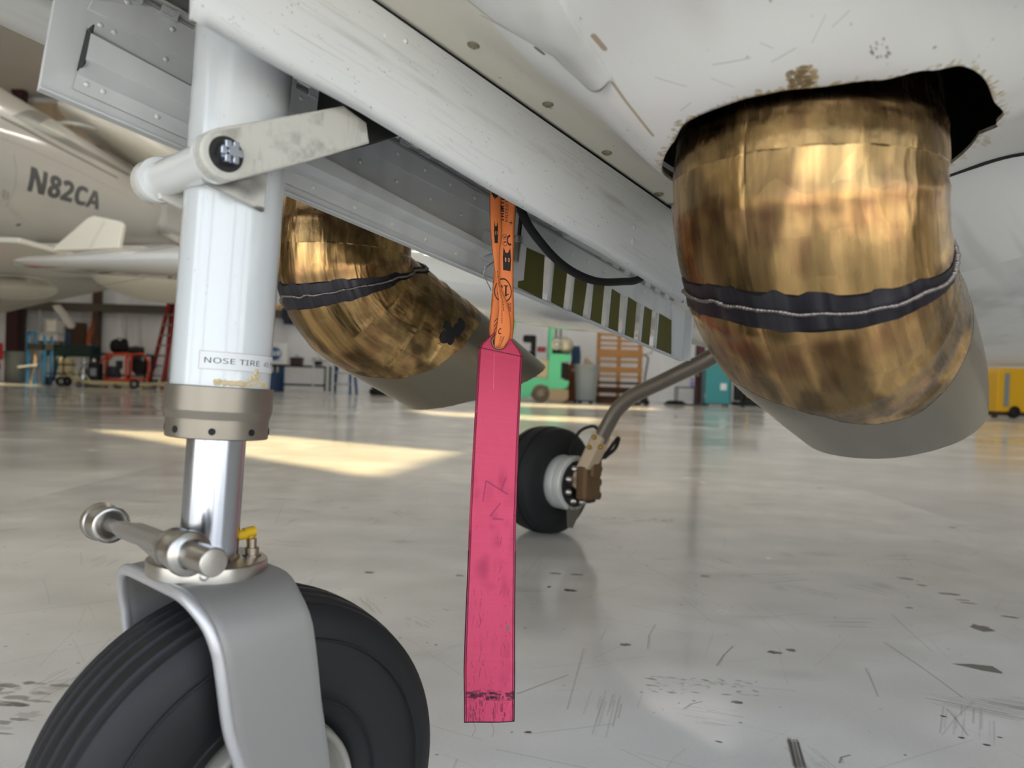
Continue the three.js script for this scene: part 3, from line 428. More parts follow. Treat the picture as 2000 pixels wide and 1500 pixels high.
// nose strut
const strut = node('nose_strut', plane); strut.position.set(-0.0325, 0, 0); strut.rotation.z = -0.046;
const strutTex = canv(1024, 1024, (g, w, h) => {
  g.fillStyle = '#cdd3d6'; g.fillRect(0, 0, w, h);
  for (let i = 0; i < 30; i++) smudge(g, rnd() * w, rnd() * h, rr(10, 60), rr(30, 200), '170,165,150', rr(0.03, 0.1));
  speckle(g, w, h, 240, '#6b5d48', 0.5, 2.2);
});
const strutM = new THREE.MeshPhysicalMaterial({ map: strutTex, roughness: 0.22, clearcoat: 0.9, clearcoatRoughness: 0.06 });
part('outer_cylinder', [lathe([[0.0446, 0.575], [0.0446, 0.7], [0.0446, 0.95], [0.0446, 1.25], [0, 1.25]], 64)], strutM, strut);
{ // sleeve ring, piston, base plate
  part('collar', lathe([[0.028, 0.532], [0.0452, 0.5325], [0.0458, 0.5335], [0.0458, 0.5495], [0.0462, 0.551], [0.0482, 0.5575], [0.0484, 0.5585], [0.0484, 0.5795], [0.0478, 0.5805], [0.043, 0.5805]], 64), M.anod, strut);
  const hole = cyl(0.0032, 0.0032, 0.002, 0, 0, 0, 16).rotateX(PI / 2);
  for (let i = 0; i < 8; i++) { const a = 0.25 + i * PI / 4, m = part('spanner_hole', hole, M.black, strut); m.position.set(Math.sin(a) * 0.0455, 0.54, Math.cos(a) * 0.0455); m.rotation.y = a; }
  part('piston', lathe([[0.0268, 0.415], [0.0268, 0.435], [0.0264, 0.437], [0.0264, 0.54]], 64), M.chrome, strut);
  part('base_plate', lathe([[0, 0.406], [0.0528, 0.406], [0.0536, 0.4065], [0.0536, 0.418], [0.052, 0.4195], [0.03, 0.4195], [0.0275, 0.423], [0.0265, 0.424]], 64), M.steel, strut);
}
{ // printed decal wrapped round the strut
  const t = canv(1024, 200, (g, w, h) => { g.fillStyle = '#d6dadc'; g.fillRect(0, 0, w, h); g.strokeStyle = '#8a4a30'; g.lineWidth = 3; g.strokeRect(2, 2, w - 4, h - 4); speckle(g, w, h, 60, '#b08a5a', 0.5, 2); g.fillStyle = '#26262a'; g.font = '92px sans-serif'; g.textBaseline = 'middle'; g.save(); g.translate(36, h * 0.5); g.scale(505 / g.measureText('NOSE TIRE').width, 0.92); g.fillText('NOSE TIRE', 0, 0); g.restore(); g.save(); g.translate(590, h * 0.5 + 2); g.scale(0.92, 0.86); g.fillText('45 PSI', 0, 0); g.restore(); });
  const A0 = -0.89, A1 = 1.5;
  part('tire_pressure_label', grid(40, 1, (u, v) => { const a = lerp(A0, A1, u), r = 0.0449; return [Math.sin(a) * r, lerp(0.5955, 0.6115, v), Math.cos(a) * r, u, v]; }), new THREE.MeshStandardMaterial({ map: t, roughness: 0.4 }), strut, 'label that reads NOSE TIRE 45 PSI');
  // rust-coloured sealant below the label
  const bl = []; for (let i = 0; i < 160; i++) { const k = rnd(), a = -0.45 + lerp(-0.1, 1.05, k), y = 0.5825 + Math.abs(rr(0, 0.012)) * (k > 0.5 ? Math.exp(-(((k - 0.72) / 0.12) ** 2)) + 0.25 : 0.3); bl.push(new THREE.IcosahedronGeometry(rr(0.0008, 0.002), 0).scale(1.3, 0.8, 1).translate(Math.sin(a) * 0.0447, y, Math.cos(a) * 0.0447)); }
  part('sealant_smear', bl, std(0xcdbb94, 0.8), strut, 'crumbly tan smear under the label').userData.kind = 'stuff';
}
{ // drag brace pivot: cross tube, gussets, arms, bolt
  const PV = [-0.0438, 0.7759], g = node('drag_brace', plane), wornTex = grimeTex.clone(), wp = new THREE.MeshPhysicalMaterial({ color: 0xd2d2cb, roughness: 0.45, map: wornTex, clearcoat: 0.3 });
  part('cross_tube', [bar([PV[0], PV[1], -0.066], [PV[0], PV[1], 0.066], 0.0165, 32)], M.gloss, g);
  wornTex.repeat.set(9, 9); wornTex.needsUpdate = true;
  const boss = (z, w) => new THREE.CylinderGeometry(0.0215, 0.0215, w, 32).rotateX(PI / 2).translate(PV[0], PV[1], z);
  part('boss', boss(0.062, 0.007), M.gloss, g); part('boss', boss(-0.06, 0.007), M.gloss, g);
  const end = [0.0843, 0.8345], arm = (z) => { // flat arm with a round end at the pivot
    const dx = end[0] - PV[0], dy = end[1] - PV[1], L = Math.hypot(dx, dy), c = dx / L, s = dy / L, pts = [];
    for (let i = 0; i <= 14; i++) { const a = PI / 2 + i / 14 * PI; pts.push([Math.cos(a) * 0.0215, Math.sin(a) * 0.0215]); }
    pts.push([L * 0.5, -0.0215], [L + 0.008, -0.019], [L + 0.012, 0], [L - 0.008, 0.019], [L * 0.5, 0.02]);
    return plate(pts.map(([x, y]) => [PV[0] + x * c - y * s, PV[1] + x * s + y * c]), 0.009, 0.0025).translate(0, 0, z);
  };
  part('brace_arm', arm(0.068), wp, g, 'near arm, chipped white paint'); part('brace_arm', arm(-0.076), wp, g);
  part('washer', new THREE.CylinderGeometry(0.0148, 0.0152, 0.0024, 32).rotateX(PI / 2).translate(PV[0], PV[1], 0.079), M.dark, g);
  const nut = []; for (let i = 0; i < 6; i++) { const a = i / 6 * 2 * PI; nut.push(rbox(0.0052, 0.0062, 0.009, 0.001, Math.cos(a) * 0.0068, Math.sin(a) * 0.0068, 0).rotateZ(0).translate(PV[0], PV[1], 0.087)); }
  part('castle_nut', [new THREE.CylinderGeometry(0.0085, 0.0092, 0.007, 6).rotateX(PI / 2).translate(PV[0], PV[1], 0.0835), ...nut], M.chrome, g);
  part('pivot_bolt', bar([PV[0], PV[1], 0.08], [PV[0], PV[1], 0.0945], 0.0044), M.chrome, g);
  const gus = (z) => plate([[PV[0] - 0.012, PV[1] + 0.004], [PV[0] - 0.004, PV[1] - 0.02], ...[[0.0064, 0.7411], [0.0082, 0.7792]], [0.008, PV[1] + 0.006]], 0.005, 0.001).translate(0, 0, z);
  const stain = canv(256, 256, (c, w, h) => { c.fillStyle = '#bdbdb7'; c.fillRect(0, 0, w, h); for (let i = 0; i < 26; i++) smudge(c, w * (0.5 + rr(-0.3, 0.3)), h * (0.42 + rr(-0.2, 0.25)), rr(20, 70), rr(14, 50), '28,27,26', rr(0.1, 0.4)); for (let i = 0; i < 8; i++) smudge(c, w * (0.74 + rr(-0.06, 0.06)), h * (0.9 + rr(-0.06, 0.05)), rr(6, 18), rr(6, 14), '40,38,34', 0.6); speckle(c, w, h, 60, '#2a2927', 0.6, 2.4); });
  const gm = std(0xffffff, 0.6, 0, { map: stain }), gp = (z) => { const q = gus(z), p = q.attributes.position, u = q.attributes.uv; for (let i = 0; i < p.count; i++) u.setXY(i, (p.getX(i) + 0.06) / 0.085, (p.getY(i) - 0.735) / 0.06); return q; };
  part('gusset', gp(0.046), gm, g, 'grease-stained gusset plate'); part('gusset', gus(-0.051), std(0xd8d6ce, 0.5), g);
  // dark rubber block where the arm enters the well
  part('rubber_boot', [plate([[0.0752, 0.8477], [0.0883, 0.838], [0.0842, 0.8232], [0.0708, 0.8102], [0.0979, 0.8202], [0.1441, 0.8415], [0.14, 0.9], [0.08, 0.9]], 0.05, 0.002).translate(0, 0, 0.02)], M.black, g);
  part('boot_strap', tube([[...[0.0905, 0.8707], 0.03], [...[0.0836, 0.8636], 0.03], [...[0.0798, 0.8544], 0.03]], 0.004, 16, 8), M.doorIn, g);
}
{ // fork: one bent strip of cast metal, the front rim polished
  const g = node('nose_fork', plane), path = []; g.rotation.y = 0.04;
  const corner = (cx, cy, r, a0, a1, n) => { for (let i = 0; i <= n; i++) { const a = lerp(a0, a1, i / n); path.push([cx + Math.cos(a) * r, cy + Math.sin(a) * r]); } };
  path.push([0.085, 0.15], [0.085, 0.19], [0.086, 0.24], [0.087, 0.29], [0.0875, 0.33]);
  corner(0.0385, 0.355, 0.0475, 0, PI / 2, 8); corner(-0.0585, 0.355, 0.0475, PI / 2, PI, 8);
  path.push([-0.107, 0.33], [-0.105, 0.29], [-0.1, 0.24], [-0.096, 0.19], [-0.096, 0.15]);
  const fr = [[0.14, 0.022], [0.19, -0.004], [0.254, -0.021], [0.3, -0.037], [0.35, -0.043], [0.38, -0.05], [0.405, -0.06]], re = [[0.14, 0.05], [0.19, 0.074], [0.222, 0.07], [0.3, 0.054], [0.36, 0.046], [0.39, 0.04], [0.405, 0.042]];
  const n = path.length, T = 0.0055, K = 24, P = path.map((p) => V(p[0], p[1], 0));
  const geo = grid(K, n - 1, (u, v) => {
    const i = Math.round(v * (n - 1)), p = P[i], q = P[Math.min(n - 1, i + 1)].clone().sub(P[Math.max(0, i - 1)]).normalize(), nx = q.y, ny = -q.x, a = u * 2 * PI, f = doorEdge(fr, p.y), r = doorEdge(re, p.y), mid = (f + r) / 2, half = (r - f) / 2 - T;
    const c = Math.cos(a), s = Math.sin(a), e = Math.sign(c) * Math.abs(c) ** 0.35, x = mid + (Math.abs(c) < 0.3 ? half * c / 0.3 : Math.sign(c) * half) + c * T, o = s * T;
    return [x, p.y + ny * o, p.x + nx * o];
  }, true);
  const cap = (i) => { const p = P[i]; return rbox(0.03, 0.012, 0.011, 0.005, 0.037, p.y, p.x); };
  part('fork_strip', [geo, cap(0), cap(n - 1)], M.cast, g);
  const rim = []; for (const [h, s] of fr) void h; const rp = P.map((p) => [doorEdge(fr, p.y) - 0.0005, p.y, p.x]); part('fork_rim', tube(rp, 0.0058, 90, 12), std(0xc4c4c4, 0.4, 0.6), g, 'rounded bright front rim of the fork');
  part('axle_bolt', [new THREE.CylinderGeometry(0.011, 0.011, 0.2, 6).rotateX(PI / 2).translate(0.032, 0.187, 0)], M.steel, g);
}
{ // tow lug across the front of the fork
  const g = node('tow_lug', plane), a = [-0.068, 0.4391, -0.1251], b = [-0.062, 0.4438, 0.0993];
  const dir = V(...b).sub(V(...a)), L = dir.length(), q = new THREE.Quaternion().setFromUnitVectors(V(0, 1, 0), dir.clone().normalize()), put = (geo) => geo.applyQuaternion(q).translate(...a);
  const knob = (y, s) => lathe([[0, -0.024], [0.0098, -0.024], [0.0112, -0.0225], [0.0112, -0.006], [0.0135, -0.005], [0.0178, -0.003], [0.019, -0.001], [0.019, 0.004], [0.0172, 0.006], [0.0165, 0.008], [0.0165, 0.024], [0.0178, 0.0255], [0.0178, 0.029], [0.0165, 0.0305], [0.0105, 0.031], [0.0095, 0.026], [0, 0.026]], 40).rotateX(s < 0 ? PI : 0).translate(0, y, 0);
  part('knob', put(knob(0, 1)), M.steel, g); part('knob', put(knob(L - 0.026, -1)), M.steel, g);
  part('shaft', put(lathe([[0.0062, 0.01], [0.0062, 0.045], [0.0085, 0.06], [0.0085, L - 0.03]], 24)), M.alu, g);
  part('lug_web', [plate([[a[2] + 0.05, 0], [a[2] + 0.14, -0.012], [a[2] + 0.14, 0.012], [a[2] + 0.07, 0.01]].map(([z, y]) => [z, y]), 0.01, 0.002).rotateY(-PI / 2).translate(-0.055, (a[1] + b[1]) / 2 - 0.004, 0)], M.alu, g);
  part('end_pin', put(lathe([[0, L + 0.018], [0.0105, L + 0.018], [0.0117, L + 0.0165], [0.0117, L - 0.014]], 28)), M.steel, g);
  part('cotter_pin', put(new THREE.TorusGeometry(0.004, 0.0009, 8, 20).rotateX(PI / 2).translate(0, L + 0.003, 0.0125)), M.chrome, g);
  // grease fitting and clamp bolt on the base plate
  const v = [0.0205, 0.4377]; part('grease_fitting', [bar([v[0] - 0.017, v[1], 0.01], [v[0] - 0.002, v[1], 0.01], 0.005, 12), bar([v[0] - 0.004, v[1] + 0.001, 0.01], [v[0] + 0.007, v[1] + 0.002, 0.01], 0.0055, 6), bar([v[0] + 0.002, v[1], 0.01], [v[0] + 0.0035, v[1] - 0.012, 0.01], 0.0038)], M.yellowCap, g, 'yellow capped grease fitting');
  const nb = [0.0227, 0.42]; part('clamp_bolt', [cyl(0.0042, 0.0042, 0.012, nb[0], nb[1] + 0.008, 0.015, 16), cyl(0.0065, 0.0065, 0.007, nb[0], nb[1] + 0.002, 0.015, 16), cyl(0.0086, 0.0086, 0.0085, nb[0], nb[1] - 0.0055, 0.015, 6), cyl(0.0105, 0.0105, 0.002, nb[0], nb[1] - 0.0105, 0.015, 20)], std(0x9b8f80, 0.35, 0.95), g);
}
function tireGeo(R, w, rim, grooves) { // profile swept round the axle (local y), flat where it stands
  const pr = [], top = 0.86 * w, crown = 0.012;
  pr.push([rim, -w * 0.72], [rim + 0.008, -w * 0.86], [rim + 0.3 * (R - rim), -w * 0.995], [rim + 0.55 * (R - rim), -w], [R - 0.026, -w * 0.93], [R - 0.015, -w * 0.85]);
  const N = 96; for (let i = 0; i <= N; i++) { const y = lerp(-0.78 * w, 0.78 * w, i / N); let r = R - crown * (y / w) ** 2; for (const gr of grooves) { const d = Math.abs(y - gr * w) / 0.003; if (d < 1.6) r -= 0.0065 * (1 - sm(d, 0.8, 1.6)); } pr.push([r, y]); }
  pr.push([R - 0.015, w * 0.85], [R - 0.026, w * 0.93], [rim + 0.55 * (R - rim), w], [rim + 0.3 * (R - rim), w * 0.995], [rim + 0.008, w * 0.86], [rim, w * 0.72]);
  return lathe(pr, 96).rotateX(PI / 2);
}
function ground(geo, y0) { const p = geo.attributes.position; for (let i = 0; i < p.count; i++) if (p.getY(i) < -y0 + 0.001) p.setY(i, -y0 + 0.001); return geo; }
{
  const w = node('nose_wheel', plane); w.position.set(0.032, 0.187, 0); w.rotation.y = -0.05; w.userData.label = 'black grooved nose tyre under the fork';
  part('tire', ground(tireGeo(0.195, 0.066, 0.083, [-0.62, -0.31, 0, 0.31, 0.62]), 0.187), M.tireNose, w);
  part('hub', lathe([[0, 0.058], [0.03, 0.06], [0.036, 0.052], [0.06, 0.049], [0.066, 0.054], [0.0695, 0.058], [0.073, 0.066], [0.078, 0.068], [0.081, 0.064], [0.083, 0.05], [0.083, -0.05], [0.087, -0.067], [0.084, -0.071], [0.07, -0.054], [0, -0.05]], 64).rotateX(PI / 2), M.hub, w);
  for (let i = 0; i < 5; i++) { const a = i / 5 * 2 * PI + 0.3; part('hub_bolt', new THREE.CylinderGeometry(0.006, 0.006, 0.008, 6).rotateX(PI / 2).translate(Math.cos(a) * 0.05, Math.sin(a) * 0.05, 0.053), M.steel, w); }
  part('sidewall_ridge', [new THREE.TorusGeometry(0.158, 0.0012, 6, 90).translate(0, 0, 0.0668), new THREE.TorusGeometry(0.104, 0.0012, 6, 90).translate(0, 0, 0.0675)], M.tireNose, w);
}
{ // main gear on the far side
  const S = 1.854, wp = [S, 0.2, -1.19], g = node('main_gear', plane); g.userData.label = 'far main wheel on its curved tube leg';
  const at = [[1.854, 0.7704, -0.3739], [1.854, 0.684, -0.5011], [1.854, 0.5998, -0.6785], [1.854, 0.5347, -0.8171], [1.854, 0.4845, -0.8764], [1.854, 0.4269, -0.9145], [1.854, 0.3727, -0.9443]];
  part('leg', tube(at, 0.0265, 60, 20), std(0x8b847c, 0.3, 0.9), g, 'curved steel tube leg');
  const k0 = [1.854, 0.3959, -0.9338], k1 = [1.854, 0.1926, -1.0409];
  part('leg_socket', [beam(k0, k1, 0.066, 0.05, 0.01)], std(0xc8b497, 0.5, 0.25), g, 'tan leg socket');
  const bolt = new THREE.SphereGeometry(0.009, 10, 8);
  for (const p of [[1.815, 0.3854, -0.943], [1.815, 0.3485, -0.9645], [1.815, 0.3533, -0.9118]]) part('socket_bolt', bolt, M.brassFit, g).position.set(p[0], p[1], p[2]);
  const tw = 0.078, w0 = node('main_wheel', plane); w0.position.set(1.854, 0.202, -1.19);
  part('tire', ground(tireGeo(0.205, tw, 0.088, [-0.35, 0.35]), 0.202), M.rubber, w0);
  part('hub', lathe([[0, 0.06], [0.03, 0.06], [0.07, 0.07], [0.088, 0.075], [0.088, -0.06], [0, -0.06]], 48).rotateX(PI / 2), M.alu, w0);
  part('brake_drum', lathe([[0.05, 0.05], [0.1, 0.052], [0.102, 0.056], [0.102, 0.1], [0.099, 0.102], [0.099, 0.107], [0.102, 0.109], [0.102, 0.138], [0.098, 0.142], [0.06, 0.142], [0, 0.14]], 48).rotateX(PI / 2), std(0xd2d1cc, 0.45, 0.25), w0, 'pale metal brake drum');
  part('brake_disc', lathe([[0, 0.142], [0.085, 0.142], [0.085, 0.15], [0, 0.15]], 40).rotateX(PI / 2), M.dark, w0);
  for (let i = 0; i < 9; i++) { const a = i / 9 * 2 * PI; part('brake_bolt', new THREE.SphereGeometry(0.013, 12, 8).scale(1, 1, 1.3).translate(Math.cos(a) * 0.068, Math.sin(a) * 0.068, 0.156), M.steel, w0); }
  part('axle_block', [rbox(0.1, 0.13, 0.05, 0.015, 0.012, 0.01, 0.19), rbox(0.06, 0.08, 0.05, 0.01, 0.02, 0.07, 0.2)], std(0x6b5237, 0.55, 0.4), w0, 'dirty brown axle block');
  part('caliper', [rbox(0.05, 0.12, 0.06, 0.012, 0.085, -0.02, 0.13), rbox(0.04, 0.05, 0.05, 0.01, 0.075, 0.06, 0.14), ...[-0.05, 0, 0.05].map((y) => cyl(0.016, 0.016, 0.05, 0, 0, 0, 12).rotateX(PI / 2).translate(0.1, y, 0.15))], M.dark, w0);
  part('heat_shield', [plate([[-0.045, -0.06], [0.08, -0.04], [0.03, -0.11], [-0.01, -0.165], [-0.035, -0.16]], 0.006, 0.001).translate(0, 0, 0.135)], std(0x6d675e, 0.5, 0.5), w0);
  part('brake_hose', [tube([[0.0, 0.09, 0.1], [-0.0, 0.15, 0.12], [0.01, 0.2, 0.15], [0.04, 0.215, 0.19], [0.05, 0.18, 0.21], [0.04, 0.13, 0.2]], 0.006, 40, 8), tube([[0.1, 0.06, 0.14], [0.13, 0.1, 0.17], [0.155, 0.155, 0.2], [0.18, 0.17, 0.2], [0.175, 0.13, 0.19], [0.13, 0.09, 0.17]], 0.007, 40, 8)], M.black, w0);
}
{ // brake hose that sags below the well, cable beside it
  const g = node('door_hose', plane);
  part('hose', tube([[0.43, 0.91, -0.05], [...[0.4256, 0.8209], -0.02], [...[0.468, 0.7863], -0.02], [...[0.5207, 0.761], -0.02], [...[0.5892, 0.7492], -0.02], [...[0.6631, 0.756], -0.02], [...[0.7135, 0.7668], -0.02], [0.8, 0.83, -0.02]], 0.0062, 70, 12), M.black, g, 'sagging black hose');
  part('latch_cable', bar([...[0.4666, 0.863], -0.06], [...[0.4601, 0.7949], -0.06], 0.003), M.dark, g);
  part('cable_end', [bar([...[0.4599, 0.8008], -0.06], [...[0.4592, 0.7918], -0.06], 0.0072), bar([...[0.4592, 0.7918], -0.06], [...[0.454, 0.7644], -0.06], 0.0058)], M.steel, g);
}

// ---------------------------------------------------------------- warning streamer on its lanyard
{
  const flagTex = canv(256, 1536, (g, w, h) => {
    g.fillStyle = '#d64a6c'; g.fillRect(0, 0, w, h);
    const top = g.createLinearGradient(0, 0, 0, 260); top.addColorStop(0, 'rgba(176,40,72,.75)'); top.addColorStop(1, 'rgba(176,40,72,0)'); g.fillStyle = top; g.fillRect(0, 0, w, 260);
    for (let i = 0; i < 500; i++) { g.fillStyle = `rgba(255,150,170,${rr(0.02, 0.06)})`; g.fillRect(0, rnd() * h, w, 1); }
    for (let i = 0; i < 60; i++) smudge(g, rnd() * w, 500 + rnd() * (h - 500), rr(10, 50), rr(10, 70), '120,24,60', rr(0.05, 0.22));
    for (let i = 0; i < 160; i++) { g.strokeStyle = `rgba(70,16,44,${rr(0.1, 0.5)})`; g.lineWidth = rr(1, 3); const x = rnd() * w, y = h * (0.4 + 0.6 * Math.sqrt(rnd())); g.beginPath(); g.moveTo(x, y); g.lineTo(x + rr(-14, 14), y + rr(4, 40)); g.stroke(); }
    for (let i = 0; i < 90; i++) { g.fillStyle = `rgba(50,16,36,${rr(0.2, 0.55)})`; g.fillRect(rr(0, w), h - 110 + rr(-22, 14), rr(6, 40), rr(2, 12)); }
    for (let i = 0; i < 50; i++) { g.fillStyle = `rgba(50,16,36,${rr(0.1, 0.4)})`; g.fillRect(rr(0, w), rr(h - 100, h), rr(2, 10), rr(8, 40)); }
    g.strokeStyle = 'rgba(90,30,70,.55)'; g.lineWidth = 8; g.lineCap = 'round'; // faint printed strokes left of worn lettering
    for (const [a, b, c, d] of [[88, 560, 205, 610], [170, 590, 190, 545], [70, 640, 82, 560], [115, 700, 165, 650], [130, 712, 185, 716]]) { g.globalAlpha = 0.6; g.beginPath(); g.moveTo(a, b); g.lineTo(c, d); g.stroke(); } g.globalAlpha = 1;
    g.strokeStyle = 'rgba(92,12,44,.9)'; g.lineWidth = 4; g.setLineDash([7, 4]); for (const x of [12, w - 12]) { g.beginPath(); g.moveTo(x, 60); g.lineTo(x, h); g.stroke(); } g.beginPath(); g.moveTo(0, 70); g.lineTo(w, 78); g.stroke(); g.setLineDash([]);
    g.strokeStyle = 'rgba(40,10,30,.85)'; g.lineWidth = 6; for (const x of [2, w - 2]) { g.beginPath(); g.moveTo(x, h * 0.55); g.lineTo(x, h); g.stroke(); } g.beginPath(); g.moveTo(0, h - 2); g.lineTo(w, h - 2); g.stroke();
    g.fillStyle = '#77706c'; g.beginPath(); g.ellipse(218, 1150, 7, 12, 0.3, 0, 7); g.fill();
    g.strokeStyle = 'rgba(255,150,175,.5)'; g.lineWidth = 3; g.beginPath(); g.moveTo(92, 85); g.lineTo(98, 210); g.stroke();
  });
  const fm = new THREE.MeshPhysicalMaterial({ map: flagTex, roughness: 0.75, sheen: 0.3, transmission: 0.0, bumpMap: fineBump, bumpScale: 0.0002 });
  const rows = [[0, [-0.0251, 0.6556, -0.978], [-0.0103, 0.6547, -0.978]], [0.045, [-0.0452, 0.6348, -0.978], [0.0128, 0.6273, -0.978]], [0.25, [-0.0482, 0.519, -0.978], [0.0112, 0.5142, -0.978]], [0.46, [-0.0501, 0.4109, -0.978], [0.0112, 0.4116, -0.978]], [0.72, [-0.0513, 0.2823, -0.978], [0.0142, 0.2811, -0.978]], [0.86, [-0.0516, 0.2077, -0.978], [0.0166, 0.2099, -0.978]], [1, [-0.0486, 0.1371, -0.978], [0.0181, 0.1454, -0.978]]];
  const base = rows[6][1], f = thing('warning_streamer', 'long grubby pink-red fabric streamer hanging beside the main wheel', 'streamer', [0, 0, 0]);
  const at = (u, v, off) => { let i = 1; while (i < rows.length - 1 && v > rows[i][0]) i++; const k = (v - rows[i - 1][0]) / (rows[i][0] - rows[i - 1][0]), L = V(...rows[i - 1][1]).lerp(V(...rows[i][1]), k), R = V(...rows[i - 1][2]).lerp(V(...rows[i][2]), k), p = L.lerp(R, u); p.z += off + 0.004 * Math.sin(u * 3 + v * 5) * sm(v, 0.02, 0.2) + 0.002 * Math.sin(v * 19 + u * 2); return [p.x, p.y, p.z, u, 1 - v]; };
  const ring = (u, v) => { const s = u * 2; return s <= 1 ? at(s, v, 0.0007) : at(2 - s, v, -0.0007); };
  const cloth = part('cloth', [grid(24, 120, (u, v) => ring(u, v), true), grid(1, 1, (u, v) => at(u, 1, v ? 0.0007 : -0.0007))], fm, f);
  const gc = V(...[-0.0186, 0.6423, -0.976]); part('grommet', new THREE.TorusGeometry(0.0088, 0.0024, 12, 36).scale(1, 1, 0.7).translate(gc.x, gc.y, gc.z), std(0x6b5340, 0.4, 0.8), f, 'tarnished brown grommet');
  part('loose_thread', [[930, 1412, 1], [945, 1410, -1], [962, 1408, 1]].map(() => null).filter(Boolean).concat([tube([[-0.0359, 0.1396, -0.978], [-0.0335, 0.1301, -0.978], [-0.0373, 0.1211, -0.978]], 0.0002, 12, 5), tube([[-0.0136, 0.1417, -0.978], [-0.0092, 0.1316, -0.978], [-0.0102, 0.1207, -0.978]], 0.0002, 12, 5)]), std(0xb04a66, 0.9), f);

  const lanTex = (seedling) => canv(256, 1536, (g, w, h) => {
    g.fillStyle = '#f08748'; g.fillRect(0, 0, w, h); g.fillStyle = '#1d1414'; g.strokeStyle = '#1d1414';
    const cat = (x, y, s) => { g.save(); g.translate(x, y); g.scale(s, s); g.beginPath(); g.moveTo(-40, 60); g.lineTo(-44, -10); g.lineTo(-30, -62); g.lineTo(-12, -34); g.lineTo(12, -36); g.lineTo(34, -58); g.lineTo(44, 0); g.lineTo(38, 62); g.fill(); g.fillStyle = '#f2a060'; g.beginPath(); g.ellipse(-14, 0, 8, 11, 0, 0, 7); g.ellipse(20, 0, 8, 11, 0, 0, 7); g.fill(); g.fillStyle = '#1d1414'; g.beginPath(); g.arc(-12, 0, 4, 0, 7); g.arc(18, 0, 4, 0, 7); g.fill(); g.restore(); };
    const bat = (x, y, s) => { g.save(); g.translate(x, y); g.scale(s, s); g.beginPath(); g.moveTo(0, -12); g.lineTo(10, -24); g.lineTo(16, -8); g.quadraticCurveTo(60, -40, 84, 14); g.quadraticCurveTo(50, 4, 40, 26); g.quadraticCurveTo(20, 10, 0, 34); g.quadraticCurveTo(-20, 10, -40, 26); g.quadraticCurveTo(-50, 4, -84, 14); g.quadraticCurveTo(-60, -40, -16, -8); g.lineTo(-10, -24); g.fill(); g.restore(); };
    const moon = (x, y, r) => { g.lineWidth = r * 0.45; g.beginPath(); g.arc(x, y, r, 0.9, 4.9); g.stroke(); };
    const star = (x, y, r) => { g.beginPath(); for (let i = 0; i < 8; i++) { const a = i / 8 * 2 * PI, q = i % 2 ? r * 0.25 : r; g.lineTo(x + Math.cos(a) * q, y + Math.sin(a) * q); } g.fill(); };
    const spider = (x, y) => { g.lineWidth = 6; for (const s of [-1, 1]) for (let i = 0; i < 3; i++) { g.beginPath(); g.moveTo(x, y); g.lineTo(x + s * 50, y + i * 26 - 40); g.lineTo(x + s * 80, y + i * 36 - 20); g.stroke(); } g.beginPath(); g.arc(x, y, 18, 0, 7); g.fill(); };
    const words = (x, y, turn) => { g.save(); g.translate(x, y); g.rotate(turn); g.font = 'bold 44px sans-serif'; g.fillText('THIRTEEN', 0, -8); g.font = '40px sans-serif'; g.fillText('ENTERTAINMENT', 0, 32); g.restore(); };
    const disc13 = (x, y, r, turn) => { g.save(); g.translate(x, y); g.rotate(turn); g.lineWidth = r * 0.11; g.beginPath(); g.arc(0, 0, r, 0, 7); g.stroke(); g.font = `bold ${r * 1.35}px serif`; g.textAlign = 'center'; g.textBaseline = 'middle'; g.fillText('13', 0, r * 0.06); g.restore(); };
    if (seedling) { disc13(128, 640, 44, PI / 2); words(100, 720, PI / 2); cat(128, 360, 1.1); bat(128, 160, 1); words(120, 1180, PI / 2); moon(80, 1120, 30); }
    else { words(150, 330, -PI / 2); moon(200, 90, 24); bat(60, 250, 0.9); star(215, 330, 22); disc13(150, 440, 34, -PI / 2); moon(206, 440, 26); cat(170, 560, 1.25); disc13(128, 800, 100, PI); g.save(); g.translate(190, 930); g.rotate(PI / 2); g.font = 'bold 46px serif'; g.fillText('XIII', -30, 0); g.restore(); spider(128, 1080); moon(70, 1230, 40); star(60, 1330, 30); star(215, 1200, 16); cat(200, 1380, 0.8); }
  });
  const strapM = (s) => new THREE.MeshPhysicalMaterial({ map: lanTex(s), roughness: 0.7, bumpMap: fineBump, bumpScale: 0.0001 });
  const l = thing('lanyard', 'orange lanyard printed with black cats and moons, threaded through the streamer grommet', 'lanyard', [0, 0, 0]);
  const strap = (name, R, m, dz) => { const c = (k, j) => new THREE.CatmullRomCurve3(R.map((r) => V(...r[j]))).getPoint(k); part(name, grid(16, 80, (u, v) => { const s = u * 2, q = s <= 1 ? s : 2 - s, p = c(v, 0).lerp(c(v, 1), q); return [p.x, p.y, p.z + (s <= 1 ? 0.0005 : -0.0005) + dz * Math.sin(q * PI), q, 1 - v]; }, true), m, l); };
  strap('back_strap', [[[-0.0359, 0.8918, -0.99], [-0.0058, 0.886, -0.99]], [[-0.0373, 0.8364, -0.985], [-0.0025, 0.8268, -0.985]], [[-0.035, 0.7888, -0.982], [-0.0033, 0.7885, -0.982]], [[-0.0289, 0.7486, -0.982], [-0.0033, 0.7468, -0.982]], [[-0.0298, 0.715, -0.982], [-0.0021, 0.7132, -0.982]], [[-0.031, 0.688, -0.982], [-0.0006, 0.6863, -0.982]], [[-0.0318, 0.651, -0.984], [0.0002, 0.6622, -0.984]], [[-0.0247, 0.6372, -0.988], [-0.0044, 0.6379, -0.988]], [[-0.0231, 0.6317, -0.984], [-0.0123, 0.632, -0.984]]], strapM(false), 0.001);
